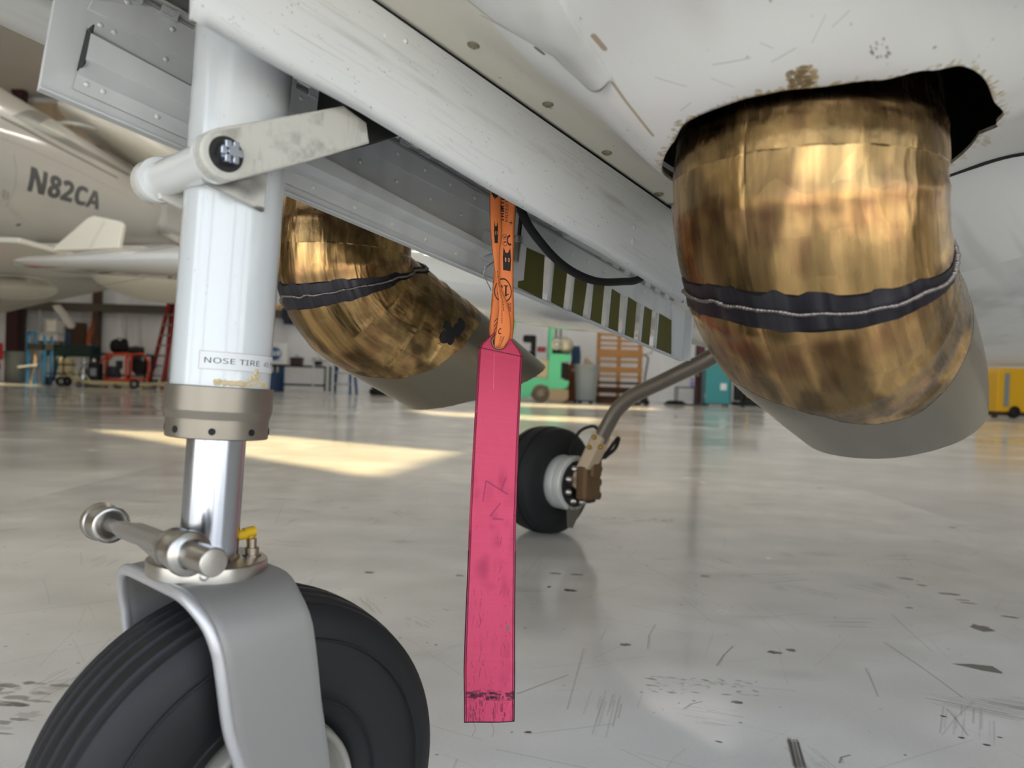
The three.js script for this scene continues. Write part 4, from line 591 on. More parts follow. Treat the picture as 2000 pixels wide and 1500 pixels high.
  strap('front_strap', [[[-0.0381, 0.8882, -0.978], [-0.0207, 0.8866, -0.982]], [[-0.0375, 0.8333, -0.972], [-0.0229, 0.8325, -0.978]], [[-0.0346, 0.7869, -0.972], [-0.0201, 0.7885, -0.978]], [[-0.0302, 0.7537, -0.972], [-0.0216, 0.7546, -0.976]], [[-0.0235, 0.7138, -0.97], [-0.0183, 0.7146, -0.976]], [[-0.0208, 0.6939, -0.97], [-0.0102, 0.6946, -0.974]], [[-0.022, 0.6672, -0.97], [-0.0039, 0.6666, -0.972]], [[-0.0246, 0.6484, -0.969], [-0.0047, 0.6479, -0.971]], [[-0.0243, 0.6379, -0.971], [-0.011, 0.637, -0.972]], [[-0.0224, 0.6342, -0.978], [-0.0123, 0.6332, -0.978]]], strapM(true), 0.002);
  part('hook', new THREE.TorusGeometry(0.014, 0.002, 8, 24).translate(...[-0.021, 0.8962, -0.985]), M.steel, l);
}

// ---------------------------------------------------------------- second airplane, with the dark registration
{
  const NA = [-5.5526, 2.5653, -8], NB = [-5.5142, 2.9027, -12], A = V(...NA), ax = V(...NB).sub(A), L = ax.length(), d = ax.clone().normalize(), U = V(0, 1, 0).addScaledVector(d, -d.y).normalize(), W = d.clone().cross(U);
  const tex = canv(2048, 1024, (g, w, h) => {
    g.fillStyle = '#cdcbc6'; g.fillRect(0, 0, w, h);
    const q = (p) => [p[0] * w, p[1] * h], line = (pts, wd, c) => { g.strokeStyle = c; g.lineWidth = wd; g.lineJoin = 'round'; g.beginPath(); pts.map(q).forEach((p, i) => i ? g.lineTo(...p) : g.moveTo(...p)); g.stroke(); }, poly = (pts, c) => { g.fillStyle = c; g.beginPath(); pts.map(q).forEach((p) => g.lineTo(...p)); g.fill(); };
    poly([[0.3106, 0.1819], [0.3788, 0.1306], [0.4269, 0.1], [0.4669, 0.1], [0.493, 0.1], [0.4489, 0.1], [0.3768, 0.1639], [0.4509, 0.1611], [0.5331, 0.1625], [0.6313, 0.1694], [0.6052, 0.1819], [0.4509, 0.1861], [0.3447, 0.1847]], '#77746f');
    line([[0.2826, 0.1958], [0.3287, 0.1958], [0.3828, 0.2], [0.4569, 0.2028], [0.5631, 0.2083]], 5, '#5a4e44');
    line([[0.2725, 0.2319], [0.3287, 0.2306], [0.4349, 0.2347], [0.5872, 0.25]], 1.5, '#b0a898');
    line([[0.2946, 0.25], [0.3006, 0.2722], [0.3046, 0.2986], [0.3026, 0.3347]], 1.6, '#8a857a');
    for (const [a, b] of [[[0.2866, 0.3194], [0.2846, 0.3069]], [[0.2906, 0.3208], [0.2886, 0.3069]], [[0.2926, 0.3236], [0.2906, 0.3097]], [[0.2966, 0.3236], [0.2946, 0.3097]], [[0.3006, 0.3236], [0.2966, 0.3111]]]) line([a, b], 2, '#55504a');
    const e = q([0.3487, 0.3694]); g.fillStyle = '#2c2a28'; g.beginPath(); g.ellipse(e[0], e[1], 10, 3, 0, 0, 7); g.fill();
    const a = q([0.3246, 0.3]), b = q([0.505, 0.3083]), c = q([0.3267, 0.2597]); // registration, upright on the skin
    g.save(); g.translate(a[0], a[1]); g.rotate(Math.atan2(b[1] - a[1], b[0] - a[0])); g.font = 'bold 100px sans-serif'; const mw = g.measureText('N82CA').width; g.transform(1, 0, 0, 1, 0, 0); g.scale(Math.hypot(b[0] - a[0], b[1] - a[1]) / mw, (a[1] - c[1]) / 72); g.fillStyle = '#2e2e30'; let x = 0; for (const ch of 'N82CA') { g.fillText(ch, x, 0); g.strokeStyle = '#2e2e30'; g.lineWidth = 5; g.strokeText(ch, x, 0); x += g.measureText(ch).width; } g.restore();
  });
  const p = thing('airplane', 'grey-beige airplane with dark registration letters and a grey swoosh, behind the near wing', 'airplane', [0, 0, 0]);
  const rad = (t) => Math.max(0.1, 0.8 - 0.42 * t) * (t < -0.7 ? Math.sqrt(Math.max(0.02, 1 - ((-0.7 - t) / 0.8) ** 2)) : 1);
  part('fuselage', grid(120, 80, (u, v) => { const t = lerp(-1.4, 1.7, v), ph = u * 2 * PI, r = rad(t), q = A.clone().addScaledVector(d, t * L).addScaledVector(U, Math.cos(ph) * r).addScaledVector(W, Math.sin(ph) * r); return [q.x, q.y, q.z, Math.min(0.999, Math.max(0.001, (t + 0.9) / 2.1)), 1 - ph / (2 * PI)]; }, true), new THREE.MeshPhysicalMaterial({ map: tex, roughness: 0.3, clearcoat: 0.8, clearcoatRoughness: 0.08 }), p);
  part('belly_seam', tube([[-5.5829, 3.4014, -8.9], [-5.2675, 3.3735, -8.75], [-5.2301, 3.517, -9.6], [-5.1895, 3.6521, -10.6]], 0.02, 30, 10), M.paint, p);
  const sk = std(0xdedbd2, 0.35), wg = std(0xe9e7e0, 0.3);
  part('engine_nacelle', new THREE.SphereGeometry(1, 48, 28).scale(0.95, 0.28, 2.2).rotateZ(-0.42).translate(...[-5.3236, 3.6007, -11.2]), sk, p);
  part('tail_panel', [rbox(0.5, 0.75, 1.5, 0.1, ...[-5.1875, 2.8398, -11.2])], std(0xc9c8c8, 0.35), p);
  part('tail_strake', [beam([-5.3538, 2.6106, -11], [-4.8797, 2.3853, -11], 0.1, 0.5, 0.02)], sk, p);
  // wing, seen edge-on behind the near wing, with its upswept winglet and the fairing under it
  const wl = [[-6.4394, 1.7168, -7.4], [-5.1185, 1.6997, -7.4], [-4.5593, 1.6828, -7.4]];
  part('wing', [beam(wl[0], wl[2], 0.055, 1.1, 0.02), rbox(3.2, 0.1, 2.4, 0.04, ...[-5.6016, 1.8034, -9.2])], wg, p);
  const wz = 7.4, O2 = [-4.5845, 1.6718, -7.4], w2 = (x, y) => [x - O2[0], y - O2[1]], wp = [[-4.5946, 1.6715, -7.4], [-4.4112, 1.8448, -7.4], [-4.2326, 2.0077, -7.4], [-4.1774, 2.0323, -7.4], [-3.9071, 1.983, -7.4], [-3.8757, 1.9486, -7.4], [-3.9101, 1.7144, -7.4]];
  part('winglet', plate(wp.map((q) => w2(q[0], q[1])), 0.035, 0.014).translate(O2[0], O2[1], O2[2]), std(0xf0eee4, 0.35), p);
  part('winglet_seam', bar([-4.0545, 1.9769, -7.345], [-4.1985, 1.7006, -7.345], 0.012), wg, p);
  part('wing_fairing', new THREE.SphereGeometry(1, 40, 20).scale(0.62, 0.27, 1.2).translate(...[-4.2518, 1.6082, -9]), std(0xd7d4c6, 0.4), p);
  part('landing_gear', [bar([-3.5926, 1.6027, -9.5], [[-3.5926, 1.6027, -9.5][0], 0.3, -9.5], 0.05), new THREE.TorusGeometry(0.2, 0.1, 14, 30).rotateY(PI / 2).translate([-3.5926, 1.6027, -9.5][0], 0.3, -9.5), bar([-6.8943, 2.079, -7.5], [[-6.8943, 2.079, -7.5][0], 0.3, -7.5], 0.05), new THREE.TorusGeometry(0.2, 0.1, 14, 30).rotateY(PI / 2).translate([-6.8943, 2.079, -7.5][0], 0.3, -7.5)], M.dark, p);
}
{ // third airplane: its grey belly, a pod and a ventral fin show under the near wing
  const p = thing('airplane', 'grey-bellied airplane with a drooping ventral fin, low behind the near wing', 'airplane', [0, 0, 0]), g2 = std(0xa9a59b, 0.4);
  const c = [[-320, 560, 0.95], [-120, 548, 0.9], [0, 546, 0.6], [120, 545, 0.33], [240, 546, 0.09], [262, 546, 0.03]], P = [[-11.8306, 1.7787, -13], [-10.0479, 1.9091, -13], [-8.9779, 1.9624, -13], [-7.908, 2.0156, -13], [-6.8372, 2.0333, -13], [-6.641, 2.0398, -13]];
  const R = [0.8, 0.72, 0.58, 0.36, 0.1, 0.03], cu = new THREE.CatmullRomCurve3(P.map((q) => V(...q)));
  part('fuselage', grid(40, 50, (u, v) => { const q = cu.getPoint(v), k = v * 5, i = Math.min(4, Math.floor(k)), r = lerp(R[i], R[i + 1], k - i), a = u * 2 * PI; return [q.x, q.y - r * Math.cos(a) * 1.0, q.z - r * Math.sin(a)]; }, true), g2, p);
  part('engine_pod', [new THREE.SphereGeometry(1, 30, 18).scale(0.55, 0.16, 0.4).translate(...[-7.0322, 1.5852, -10.5]), rbox(0.4, 0.17, 0.5, 0.05, ...[-6.8529, 1.6272, -10.5])], std(0xcfccbe, 0.4), p);
  part('ventral_fin', plate([[0, 0], [0.13, 0.02], [0.39, -0.31], [0.36, -0.38], [0.28, -0.38]], 0.04, 0.012).translate(...[-7.8531, 1.5171, -12.7]), std(0xb9b4a8, 0.45), p);
  part('wing', rbox(2.8, 0.1, 2.2, 0.04, ...[-8.0858, 2.0685, -13.6]), std(0x5c5f5f, 0.4), p);
  part('landing_gear', [bar([-12.7146, 1.3571, -13], [[-12.7146, 1.3571, -13][0], 0.25, -13], 0.05), new THREE.TorusGeometry(0.17, 0.09, 12, 24).rotateY(PI / 2).translate([-12.7146, 1.3571, -13][0], 0.26, -13)], M.dark, p);
}

// ---------------------------------------------------------------- along the rear wall
const C = { orange: std(0xd5481f, 0.45), blue: std(0x184f7c, 0.5), dkblue: std(0x1c3f63, 0.55), navy: std(0x2b2d44, 0.85), red: std(0x8a1d1c, 0.45), brick: std(0x4b1616, 0.5), green: std(0x5fd29a, 0.42), dkgreen: std(0x15302a, 0.6), cream: std(0xbfb38a, 0.55), tan: std(0xb39b78, 0.6), teal: std(0x3f9aa0, 0.45), grey: std(0x8b9296, 0.6), ltgrey: std(0xb9bcbd, 0.5), white: std(0xe9e9e6, 0.5), brown: std(0x4a3526, 0.75), rust: std(0x7a3f1f, 0.7), yellow: std(0xe9b416, 0.45), dim: std(0x1b1c1e, 0.7), mesh: std(0x3a3d3f, 0.6, 0.4) };
const woodTex = dtex(256, 256, (u, v) => { const g = fbm(u * 3, v * 40, 4, 256), k = 0.75 + 0.5 * g; return [clamp(176 * k), clamp(128 * k), clamp(76 * k)]; });
const wood = std(0xffffff, 0.75, 0, { map: woodTex }), darkWood = std(0x6b5a48, 0.8, 0, { map: woodTex });
const wheelG = (r, w) => merge([lathe([[r * 0.55, -w / 2], [r * 0.92, -w / 2], [r, -w * 0.3], [r, w * 0.3], [r * 0.92, w / 2], [r * 0.55, w / 2]], 28).rotateX(PI / 2)]);
const hubG = (r, w) => lathe([[0, w * 0.55], [r * 0.2, w * 0.6], [r * 0.56, w * 0.42], [r * 0.56, -w * 0.42], [0, -w * 0.5]], 24).rotateX(PI / 2);
function wheel(p, r, w, x, y, z, rimM = M.alu) { const q = part('wheel', wheelG(r, w), M.rubber, p); q.position.set(x, y, z); part('wheel_hub', hubG(r, w), rimM, q); return q; }

// building: girt, columns, door, conduits
{
  const gz = ZB + 0.28, y0 = [-10.7709, 1.9705, -19.5][1];
  struct('trim_5', [box(12.5, 0.16, 0.2, -9.4, y0, gz), box(12.5, 0.05, 0.26, -9.4, y0 + 0.1, gz)], steelDark);
  const col = (px, w, m) => box(w, H, 0.22, px, H / 2, ZB + 0.26);
  struct('trim_6', [col([-10.9284, 1.3361, -19.5][0], 0.14)], std(0x4a3328, 0.6)); struct('trim_7', [col([4.8755, 0.5201, -19.5][0], 0.13)], std(0x3d2a2c, 0.6));
  const cd = [-13.0843, 1.2646, -19.5][0]; const dr = struct('door_1', box(0.36, 2.0, 0.06, cd, 1.0, ZB + 0.2), std(0x3a1512, 0.5)); struct('door_frame', [box(0.06, 2.06, 0.1, cd - 0.2, 1.03, ZB + 0.2), box(0.06, 2.06, 0.1, cd + 0.2, 1.03, ZB + 0.2)], steelDark, dr);
  const d2 = [4.9172, 0.5227, -19.4][0]; const dr2 = struct('door_2', box(0.16, 1.95, 0.06, d2, 0.98, ZB + 0.4), std(0x5a2330, 0.5)); struct('door_handle', new THREE.SphereGeometry(0.04, 12, 8).translate(d2 - 0.1, 0.75, ZB + 0.46), M.alu, dr2);
  struct('trim_8', [bar([[-12.4077, 1.4147, -19.4][0], 0.9, ZB + 0.3], [[-12.4077, 1.4147, -19.4][0], y0, ZB + 0.3], 0.03), bar([[-10.1299, 1.4902, -19.4][0], 0.9, ZB + 0.3], [[-10.1299, 1.4902, -19.4][0], y0, ZB + 0.3], 0.03)], C.ltgrey);
  // upper left: brown steel frame against tan sheeting
  const lx = [-12.9359, 8.1205, -19.3]; struct('trim_9', [box(0.3, H, 0.2, lx[0], H / 2, ZB + 0.5), box(4, 0.25, 0.2, lx[0] - 0.6, lx[1] + 0.62, ZB + 0.55), beam([lx[0] - 2, lx[1] + 1.1, ZB + 0.6], [lx[0] + 1.2, lx[1] + 0.35, ZB + 0.6], 0.2, 0.15)], std(0x35161a, 0.6));
  const pg = rbox(0.52, 4.6, 0.05, 0.012), pm = [std(0xb5a48c, 0.7), std(0xae9d86, 0.7)]; for (let i = 0; i < 12; i++) struct('panel', pg, pm[i % 2], wallBack).position.set(X0 + 0.3 + i * 0.53, 5.0, ZB + 0.24);
}
const at = (K, z = 0) => [K[0], 0, K[1] + z];
{ // left edge
  let K = [-12.3615, -17.6, 0.0121], k = K[2];
  const ch = thing('padded_chair', 'red padded chair cut off by the left edge of the photo', 'chair', at(K));
  part('seat', rbox(36 * k, 13 * k, 34 * k, 4 * k, -5 * k, 33 * k, 0), std(0xd8505a, 0.6), ch, 'lighter red seat'); part('backrest', rbox(38 * k, 34 * k, 9 * k, 4 * k, -3 * k, 62 * k, -14 * k), std(0xa3121c, 0.6), ch);
  for (const [x, z] of [[-20, 14], [10, 14], [-20, -14], [10, -14]]) part('leg', bar([x * k, 0, z * k], [x * k * 0.9, 27 * k, z * k * 0.9], 1.3 * k), M.dark, ch);
  K = [-12.1608, -18.3, 0.0126]; k = K[2];
  const bn = thing('waste_bin', 'grey plastic bin on the far left beside the blue stand', 'bin', at(K));
  part('body', lathe([[0, 0], [18 * k, 0], [22 * k, 56 * k], [23.5 * k, 56 * k], [24 * k, 61 * k], [21.5 * k, 61 * k], [18 * k, 3 * k], [0, 3 * k]], 36), std(0x707b7d, 0.55), bn); part('handle', [rbox(5 * k, 3 * k, 12 * k, k, 23 * k, 50 * k, 0), rbox(5 * k, 3 * k, 12 * k, k, -23 * k, 50 * k, 0)], C.grey, bn);
  K = [-10.9324, -17.2, 0.0118]; k = K[2];
  const st = thing('work_stand', 'tall blue work stand with a dark top tray, left of the dark green cart', 'stand', at(K));
  for (const [x, z] of [[-17, 8], [15, 8], [-17, -14], [15, -14]]) part('leg', beam([x * k, 0, z * k], [x * k, (x < 0 ? 104 : 98) * k, z * k], 4 * k, 4 * k), C.blue, st);
  part('tray', [rbox(36 * k, 13 * k, 26 * k, k, 0, 75 * k, -3 * k)], C.dim, st, 'dark tray'); part('top_rail', [beam([-17 * k, 103 * k, 8 * k], [0, 103 * k, 8 * k], 4 * k, 4 * k)], C.blue, st);
  part('brace', [beam([13 * k, 60 * k, 9 * k], [-6 * k, 8 * k, 9 * k], 3 * k, 2 * k)], C.blue, st); part('brace', [beam([-4 * k, 70 * k, 6 * k], [-4 * k, 30 * k, 6 * k], 3 * k, 2 * k), beam([-4 * k, 30 * k, 6 * k], [-12 * k, 2 * k, 6 * k], 3 * k, 2 * k)], C.tan, st, 'tan brace'); part('handle_bar', bar([-34 * k, 34 * k, 10 * k], [2 * k, 39 * k, 10 * k], 1.6 * k), C.ltgrey, st);
  // board and sign on the wall
  let Wp = [-12.0101, 1.3287, -19.3]; const bd = thing('wall_board', 'white notice board with a red header, on the rear wall above the blue stand', 'sign', [Wp[0], Wp[1], ZB + 0.25]), kb = 0.01327;
  part('panel', rbox(42 * kb, 46 * kb, 0.04, 0.01, 0, 0, 0), C.white, bd); part('header', rbox(15 * kb, 8 * kb, 0.01, 0.003, -6 * kb, 17 * kb, 0.024), C.red, bd, 'red header'); part('notice', rbox(9 * kb, 6 * kb, 0.01, 0.003, -4 * kb, 8 * kb, 0.024), C.grey, bd);
  for (const [nx, ny, w, h, name, lab] of [[107, 641, 18, 25, 'storage_box', 'tall white box on a wall shelf, right of the red notice'], [100, 660, 34, 14, 'storage_tray', 'low white tray under the tall white box on the left']]) {
    const q = [[-11.6334, 1.3957, -18.9], [-11.718, 1.1463, -18.9]][name === 'storage_box' ? 0 : 1], t = thing(name, lab, 'box', [q[0], q[1] - h * 0.0065 + (h > 20 ? 0.05 : 0), -18.9]);
    part('body', rbox(w * 0.013, h * 0.013, 0.3, 0.02, 0, h * 0.0065, 0), C.white, t); part('lid', rbox(w * 0.0134, 0.04, 0.32, 0.015, 0, h * 0.013, 0), C.ltgrey, t);
  }
  const sh = [-11.6893, 1.0434, -18.9], shelf = thing('wall_shelf', 'dark bracket shelf that carries the white boxes on the left', 'shelf', [sh[0], sh[1], -18.95]); part('board', rbox(0.62, 0.03, 0.42, 0.008), C.dim, shelf); for (const s of [-1, 1]) part('bracket', beam([s * 0.25, -0.02, 0.1], [s * 0.25, -0.25, -0.3], 0.03, 0.03), C.dim, shelf);
  Wp = [-11.4191, 1.2898, -19.2]; const bb = thing('brown_board', 'dark brown upright board left of the hanging orange vest', 'board', [Wp[0], Wp[1], ZB + 0.35]); part('panel', rbox(36 * kb, 43 * kb, 0.08, 0.01), C.brown, bb); part('frame', [rbox(38 * kb, 0.03, 0.1, 0.005, 0, 21 * kb, 0), rbox(0.03, 43 * kb, 0.1, 0.005, -18.5 * kb, 0, 0), rbox(0.03, 43 * kb, 0.1, 0.005, 18.5 * kb, 0, 0)], C.brown, bb);
  Wp = [-10.9798, 1.6471, -19.2]; const vs = thing('safety_vest', 'faded orange vest hanging on the wall beside the brown column', 'vest', [Wp[0], Wp[1], ZB + 0.3]);
  part('cloth', [-1, 1].map((s) => grid(6, 10, (u, v) => { const y = -v * 0.62, w = 0.05 + 0.08 * sm(v, 0.05, 0.5); return [s * (0.015 + w * u), y, 0.05 * Math.sin(u * 5 + v * 3) + 0.03]; })), std(0xb8694a, 0.8), vs); part('hook', bar([0, 0.06, -0.02], [0, 0, 0.04], 0.008), M.alu, vs);
  // dark green cart
  K = [-10.4969, -17.7, 0.0122]; k = K[2];
  const ct = thing('shop_cart', 'dark green shop cart behind the cream tank, left of the orange heater', 'cart', at(K));
  part('tray', [rbox(92 * k, 4 * k, 34 * k, k, 4 * k, 58 * k, 0), rbox(92 * k, 22 * k, 2 * k, k, 4 * k, 68 * k, 16 * k), rbox(92 * k, 22 * k, 2 * k, k, 4 * k, 68 * k, -16 * k)], C.dkgreen, ct); part('lower_shelf', rbox(88 * k, 3 * k, 32 * k, k, 2 * k, 22 * k, 0), C.dkgreen, ct);
  for (const [x, z] of [[-40, 14], [46, 14], [-40, -14], [46, -14]]) part('leg', beam([x * k, 8 * k, z * k], [x * k, 72 * k, z * k], 3 * k, 3 * k), C.dkgreen, ct);
  part('upright', [beam([0, 56 * k, 12 * k], [0, 106 * k, 12 * k], 7 * k, 4 * k)], C.dkblue, ct, 'dark blue upright'); part('brace', [beam([-14 * k, 52 * k, 17 * k], [-22 * k, 10 * k, 17 * k], 5 * k, 2 * k)], C.dkblue, ct);
  for (const x of [-30, -8]) wheel(ct, 8 * k, 6 * k, x * k, 8 * k, 20 * k, M.dark); for (const x of [-30, 40]) wheel(ct, 8 * k, 6 * k, x * k, 8 * k, -18 * k, M.dark);
  K = [-10.2647, -17.15, 0.0118]; k = K[2];
  const tk = thing('spray_tank', 'cream plastic tank with black straps on a wheeled frame', 'tank', at(K));
  part('body', rbox(26 * k, 31 * k, 20 * k, 6 * k, 0, 40 * k, 0), C.cream, tk); part('strap', [rbox(2.5 * k, 33 * k, 21 * k, 0.5 * k, 0, 40 * k, 0), rbox(27 * k, 2.5 * k, 21 * k, 0.5 * k, 0, 42 * k, 0)], M.dark, tk); part('cap', cyl(4 * k, 4 * k, 4 * k, -4 * k, 57 * k, 0), M.dark, tk);
  part('frame', [bar([-12 * k, 20 * k, 0], [12 * k, 20 * k, 0], 2 * k), bar([-10 * k, 20 * k, 0], [-4 * k, 7 * k, 0], 1.6 * k), bar([12 * k, 24 * k, 6 * k], [36 * k, 5 * k, 6 * k], 1.6 * k), bar([6 * k, 24 * k, 6 * k], [26 * k, 5 * k, 6 * k], 1.6 * k)], C.cream, tk); wheel(tk, 9 * k, 7 * k, -3 * k, 9 * k, 9 * k); wheel(tk, 9 * k, 7 * k, -3 * k, 9 * k, -9 * k);
  K = [-9.9224, -17.25, 0.0119]; k = K[2];
  const cn = thing('gas_canister', 'shiny steel canister standing between the cream tank and a grey fan case', 'canister', at(K)); part('body', lathe([[0, 0], [6.5 * k, 0], [7.5 * k, 2 * k], [7.5 * k, 30 * k], [5 * k, 37 * k], [3 * k, 39 * k], [3 * k, 42 * k], [5 * k, 43 * k], [5 * k, 49 * k], [0, 51 * k]], 32), M.chrome, cn); part('valve', [cyl(2 * k, 2 * k, 7 * k, 0, 53 * k, 0), bar([-5 * k, 54 * k, 0], [5 * k, 54 * k, 0], 1.2 * k)], M.steel, cn);
  K = [-9.6221, -17.2, 0.0118]; k = K[2];
  const fn = thing('fan_case', 'black case with a pale grey round-cornered grille, left of the orange heater', 'fan', at(K)); part('case', rbox(20 * k, 46 * k, 20 * k, 2 * k, 0, 24 * k, 0), M.dark, fn); part('grille', rbox(12 * k, 15 * k, 2 * k, 2 * k, 1 * k, 29 * k, 10 * k), C.grey, fn); part('lens', new THREE.SphereGeometry(4 * k, 16, 10).scale(1, 1.2, 0.6).translate(-2 * k, 51 * k, 4 * k), M.chrome, fn);
  // orange heater, two modules
  K = [-9.3088, -17.5, 0.012]; k = K[2];
  const ht = thing('portable_heater', 'orange-framed portable heater with an engine inside, left of its dark hopper unit', 'heater', at(K));
  const loop = [[-25, 14], [-25, 48], [-12, 63], [18, 66], [24, 62], [24, 14]].map(([x, y]) => [x * k, y * k]);
  for (const z of [9, -9]) part('frame_loop', [...loop.map((q, i) => { const r = loop[(i + 1) % loop.length]; return bar([...q, z * k], [...r, z * k], 2.4 * k, 10); }), ...loop.map((q) => new THREE.SphereGeometry(2.4 * k, 10, 8).translate(q[0], q[1], z * k))], C.orange, ht);
  part('base', [plate([[-25, 6], [-25, 17], [24, 17], [24, 2], [18, 2], [12, 8], [0, 8], [-6, 3], [-12, 3], [-16, 8]].map(([x, y]) => [x * k, y * k]), 20 * k, k).translate(0, 0, -10 * k)], C.orange, ht, 'orange base skirt'); part('engine', [cyl(11 * k, 11 * k, 14 * k, -4 * k, 34 * k, 0, 20).rotateX(0), rbox(24 * k, 12 * k, 14 * k, 3 * k, -4 * k, 24 * k, 0), rbox(10 * k, 16 * k, 10 * k, 2 * k, 6 * k, 44 * k, 0)], C.mesh, ht); part('side_panel', [rbox(5 * k, 30 * k, 14 * k, k, 21 * k, 40 * k, 4 * k)], C.ltgrey, ht); for (const x of [-15, 12]) wheel(ht, 5 * k, 5 * k, x * k, 5 * k, 8 * k, M.dark);
  K = [-8.9307, -17.85, 0.0123]; k = K[2];
  const hp = thing('heater_hopper', 'dark hopper in an orange frame between the orange heater and the red ladder', 'heater', at(K));
  part('hopper', plate([[-21, 52], [12, 52], [14, 40], [10, 26], [-2, 24], [-12, 34]].map(([x, y]) => [x * k, y * k]), 20 * k, k).translate(0, 0, -10 * k), M.black, hp); part('frame', [bar([-20 * k, 62 * k, 8 * k], [10 * k, 66 * k, 8 * k], 2.2 * k), bar([10 * k, 66 * k, 8 * k], [22 * k, 50 * k, 8 * k], 2 * k), bar([-20 * k, 62 * k, 8 * k], [-20 * k, 14 * k, 8 * k], 2.2 * k), bar([-20 * k, 16 * k, 8 * k], [20 * k, 16 * k, 8 * k], 2.4 * k), bar([20 * k, 16 * k, 8 * k], [22 * k, 50 * k, 8 * k], 2 * k)], C.orange, hp); part('motor', [cyl(7 * k, 7 * k, 16 * k, 0, 0, 0, 20).rotateZ(PI / 2).translate(-6 * k, 58 * k, 0), rbox(6 * k, 34 * k, 10 * k, k, -18 * k, 32 * k, 6 * k)], C.mesh, hp); for (const x of [-12, 14]) wheel(hp, 6 * k, 5 * k, x * k, 6 * k, 8 * k, M.dark);
  // bench behind with bags
  K = [-9.6518, -18.6, 0.0128]; k = K[2];
  const bc = thing('workbench', 'low dark workbench behind the orange heater, black bags on it', 'workbench', at(K)); part('top', rbox(96 * k, 4 * k, 34 * k, k, 0, 61 * k, 0), C.dim, bc); for (const [x, z] of [[-44, 14], [44, 14], [-44, -14], [44, -14]]) part('leg', beam([x * k, 0, z * k], [x * k, 60 * k, z * k], 4 * k, 4 * k), C.mesh, bc); part('lower_shelf', rbox(88 * k, 3 * k, 30 * k, k, 0, 20 * k, 0), C.dim, bc);
  const bag = thing('duffel_bag', 'lumpy black bag piled on the bench above the orange heater', 'bag', [K[0] - 14 * k, 65 * k, K[1]]); part('body', [[-6, 12, 11, 14], [8, 11, 9, 13], [0, 9, 15, 10], [10, 20, 4, 8]].map(([x, y, a, b]) => new THREE.SphereGeometry(1, 20, 14).scale(a * k, b * k, 12 * k).translate(x * k, y * k, 0)), M.black, bag); part('strap', new THREE.TorusGeometry(6 * k, 1 * k, 8, 20).translate(2 * k, 22 * k, 4 * k), M.dark, bag);
  const db = thing('tool_case', 'flat dark case on the bench right of the black bag', 'case', [K[0] + 18 * k, 63 * k, K[1]]); part('body', rbox(26 * k, 9 * k, 20 * k, k, 0, 5 * k, 0), C.dim, db); part('lid', rbox(26 * k, 4 * k, 20 * k, k, 0, 12 * k, 0), M.dark, db); part('handle', new THREE.TorusGeometry(3 * k, 0.7 * k, 8, 16, PI).translate(0, 13.5 * k, 0), M.dark, db);
  // tow bar on casters
  K = [-8.8233, -16.9, 0.0116]; k = K[2];
  const tb = thing('tow_bar', 'long cream tow bar on small casters in front of the orange heater', 'tow bar', at(K));
  part('tube', [bar([-76 * k, 9 * k, 0], [20 * k, 8 * k, 0], 4.6 * k, 16), bar([34 * k, 8 * k, 0], [86 * k, 10 * k, 0], 4.6 * k, 16)], C.cream, tb); part('fork_frame', [bar([-94 * k, 32 * k, 6 * k], [-74 * k, 8 * k, 6 * k], 1.8 * k), bar([-86 * k, 32 * k, -6 * k], [-66 * k, 10 * k, -6 * k], 1.8 * k), rbox(12 * k, 12 * k, 10 * k, 2 * k, -88 * k, 10 * k, 0)], C.cream, tb);
  for (const [x, r] of [[-84, 5], [-70, 4], [-12, 4], [24, 9], [64, 4]]) { const w = wheel(tb, r * k, 4 * k, x * k, r * k, 4 * k); void w; } part('hitch', [rbox(14 * k, 12 * k, 10 * k, 2 * k, 26 * k, 9 * k, 0), rbox(10 * k, 5 * k, 8 * k, k, 62 * k, 17 * k, 0)], C.dim, tb);
  // red step ladder
  K = [-8.3525, -17.75, 0.0122]; k = K[2];
  const ld = thing('step_ladder', 'tall red step ladder standing beside the nose strut', 'ladder', at(K)), rail = (x0, x1, z0, z1) => beam([x0 * k, 0, z0 * k], [x1 * k, 175 * k, z1 * k], 8 * k, 4 * k, 0.01);
  part('rail', rail(-38, 11, -26, -4), C.red, ld); part('rail', rail(8, 28, 14, 4), C.red, ld); part('rail', rail(-14, 14, -44, -8), C.brick, ld); part('rail', rail(40, 32, -6, 0), C.red, ld);
  for (let i = 1; i < 8; i++) { const y = 20 * i + 4, t = y / 175; part('step', beam([lerp(-38, 11, t) * k, y * k, lerp(-26, -4, t) * k], [lerp(8, 28, t) * k, y * k, lerp(14, 4, t) * k], 2.6 * k, 8 * k), M.alu, ld); }
  part('brace', [bar([-30 * k, 24 * k, -20 * k], [-14 * k, 46 * k, -12 * k], 1.2 * k), bar([12 * k, 10 * k, 10 * k], [34 * k, 42 * k, -4 * k], 1.2 * k)], M.alu, ld); part('cap', rbox(26 * k, 6 * k, 14 * k, k, 22 * k, 176 * k, 0), C.red, ld);
}
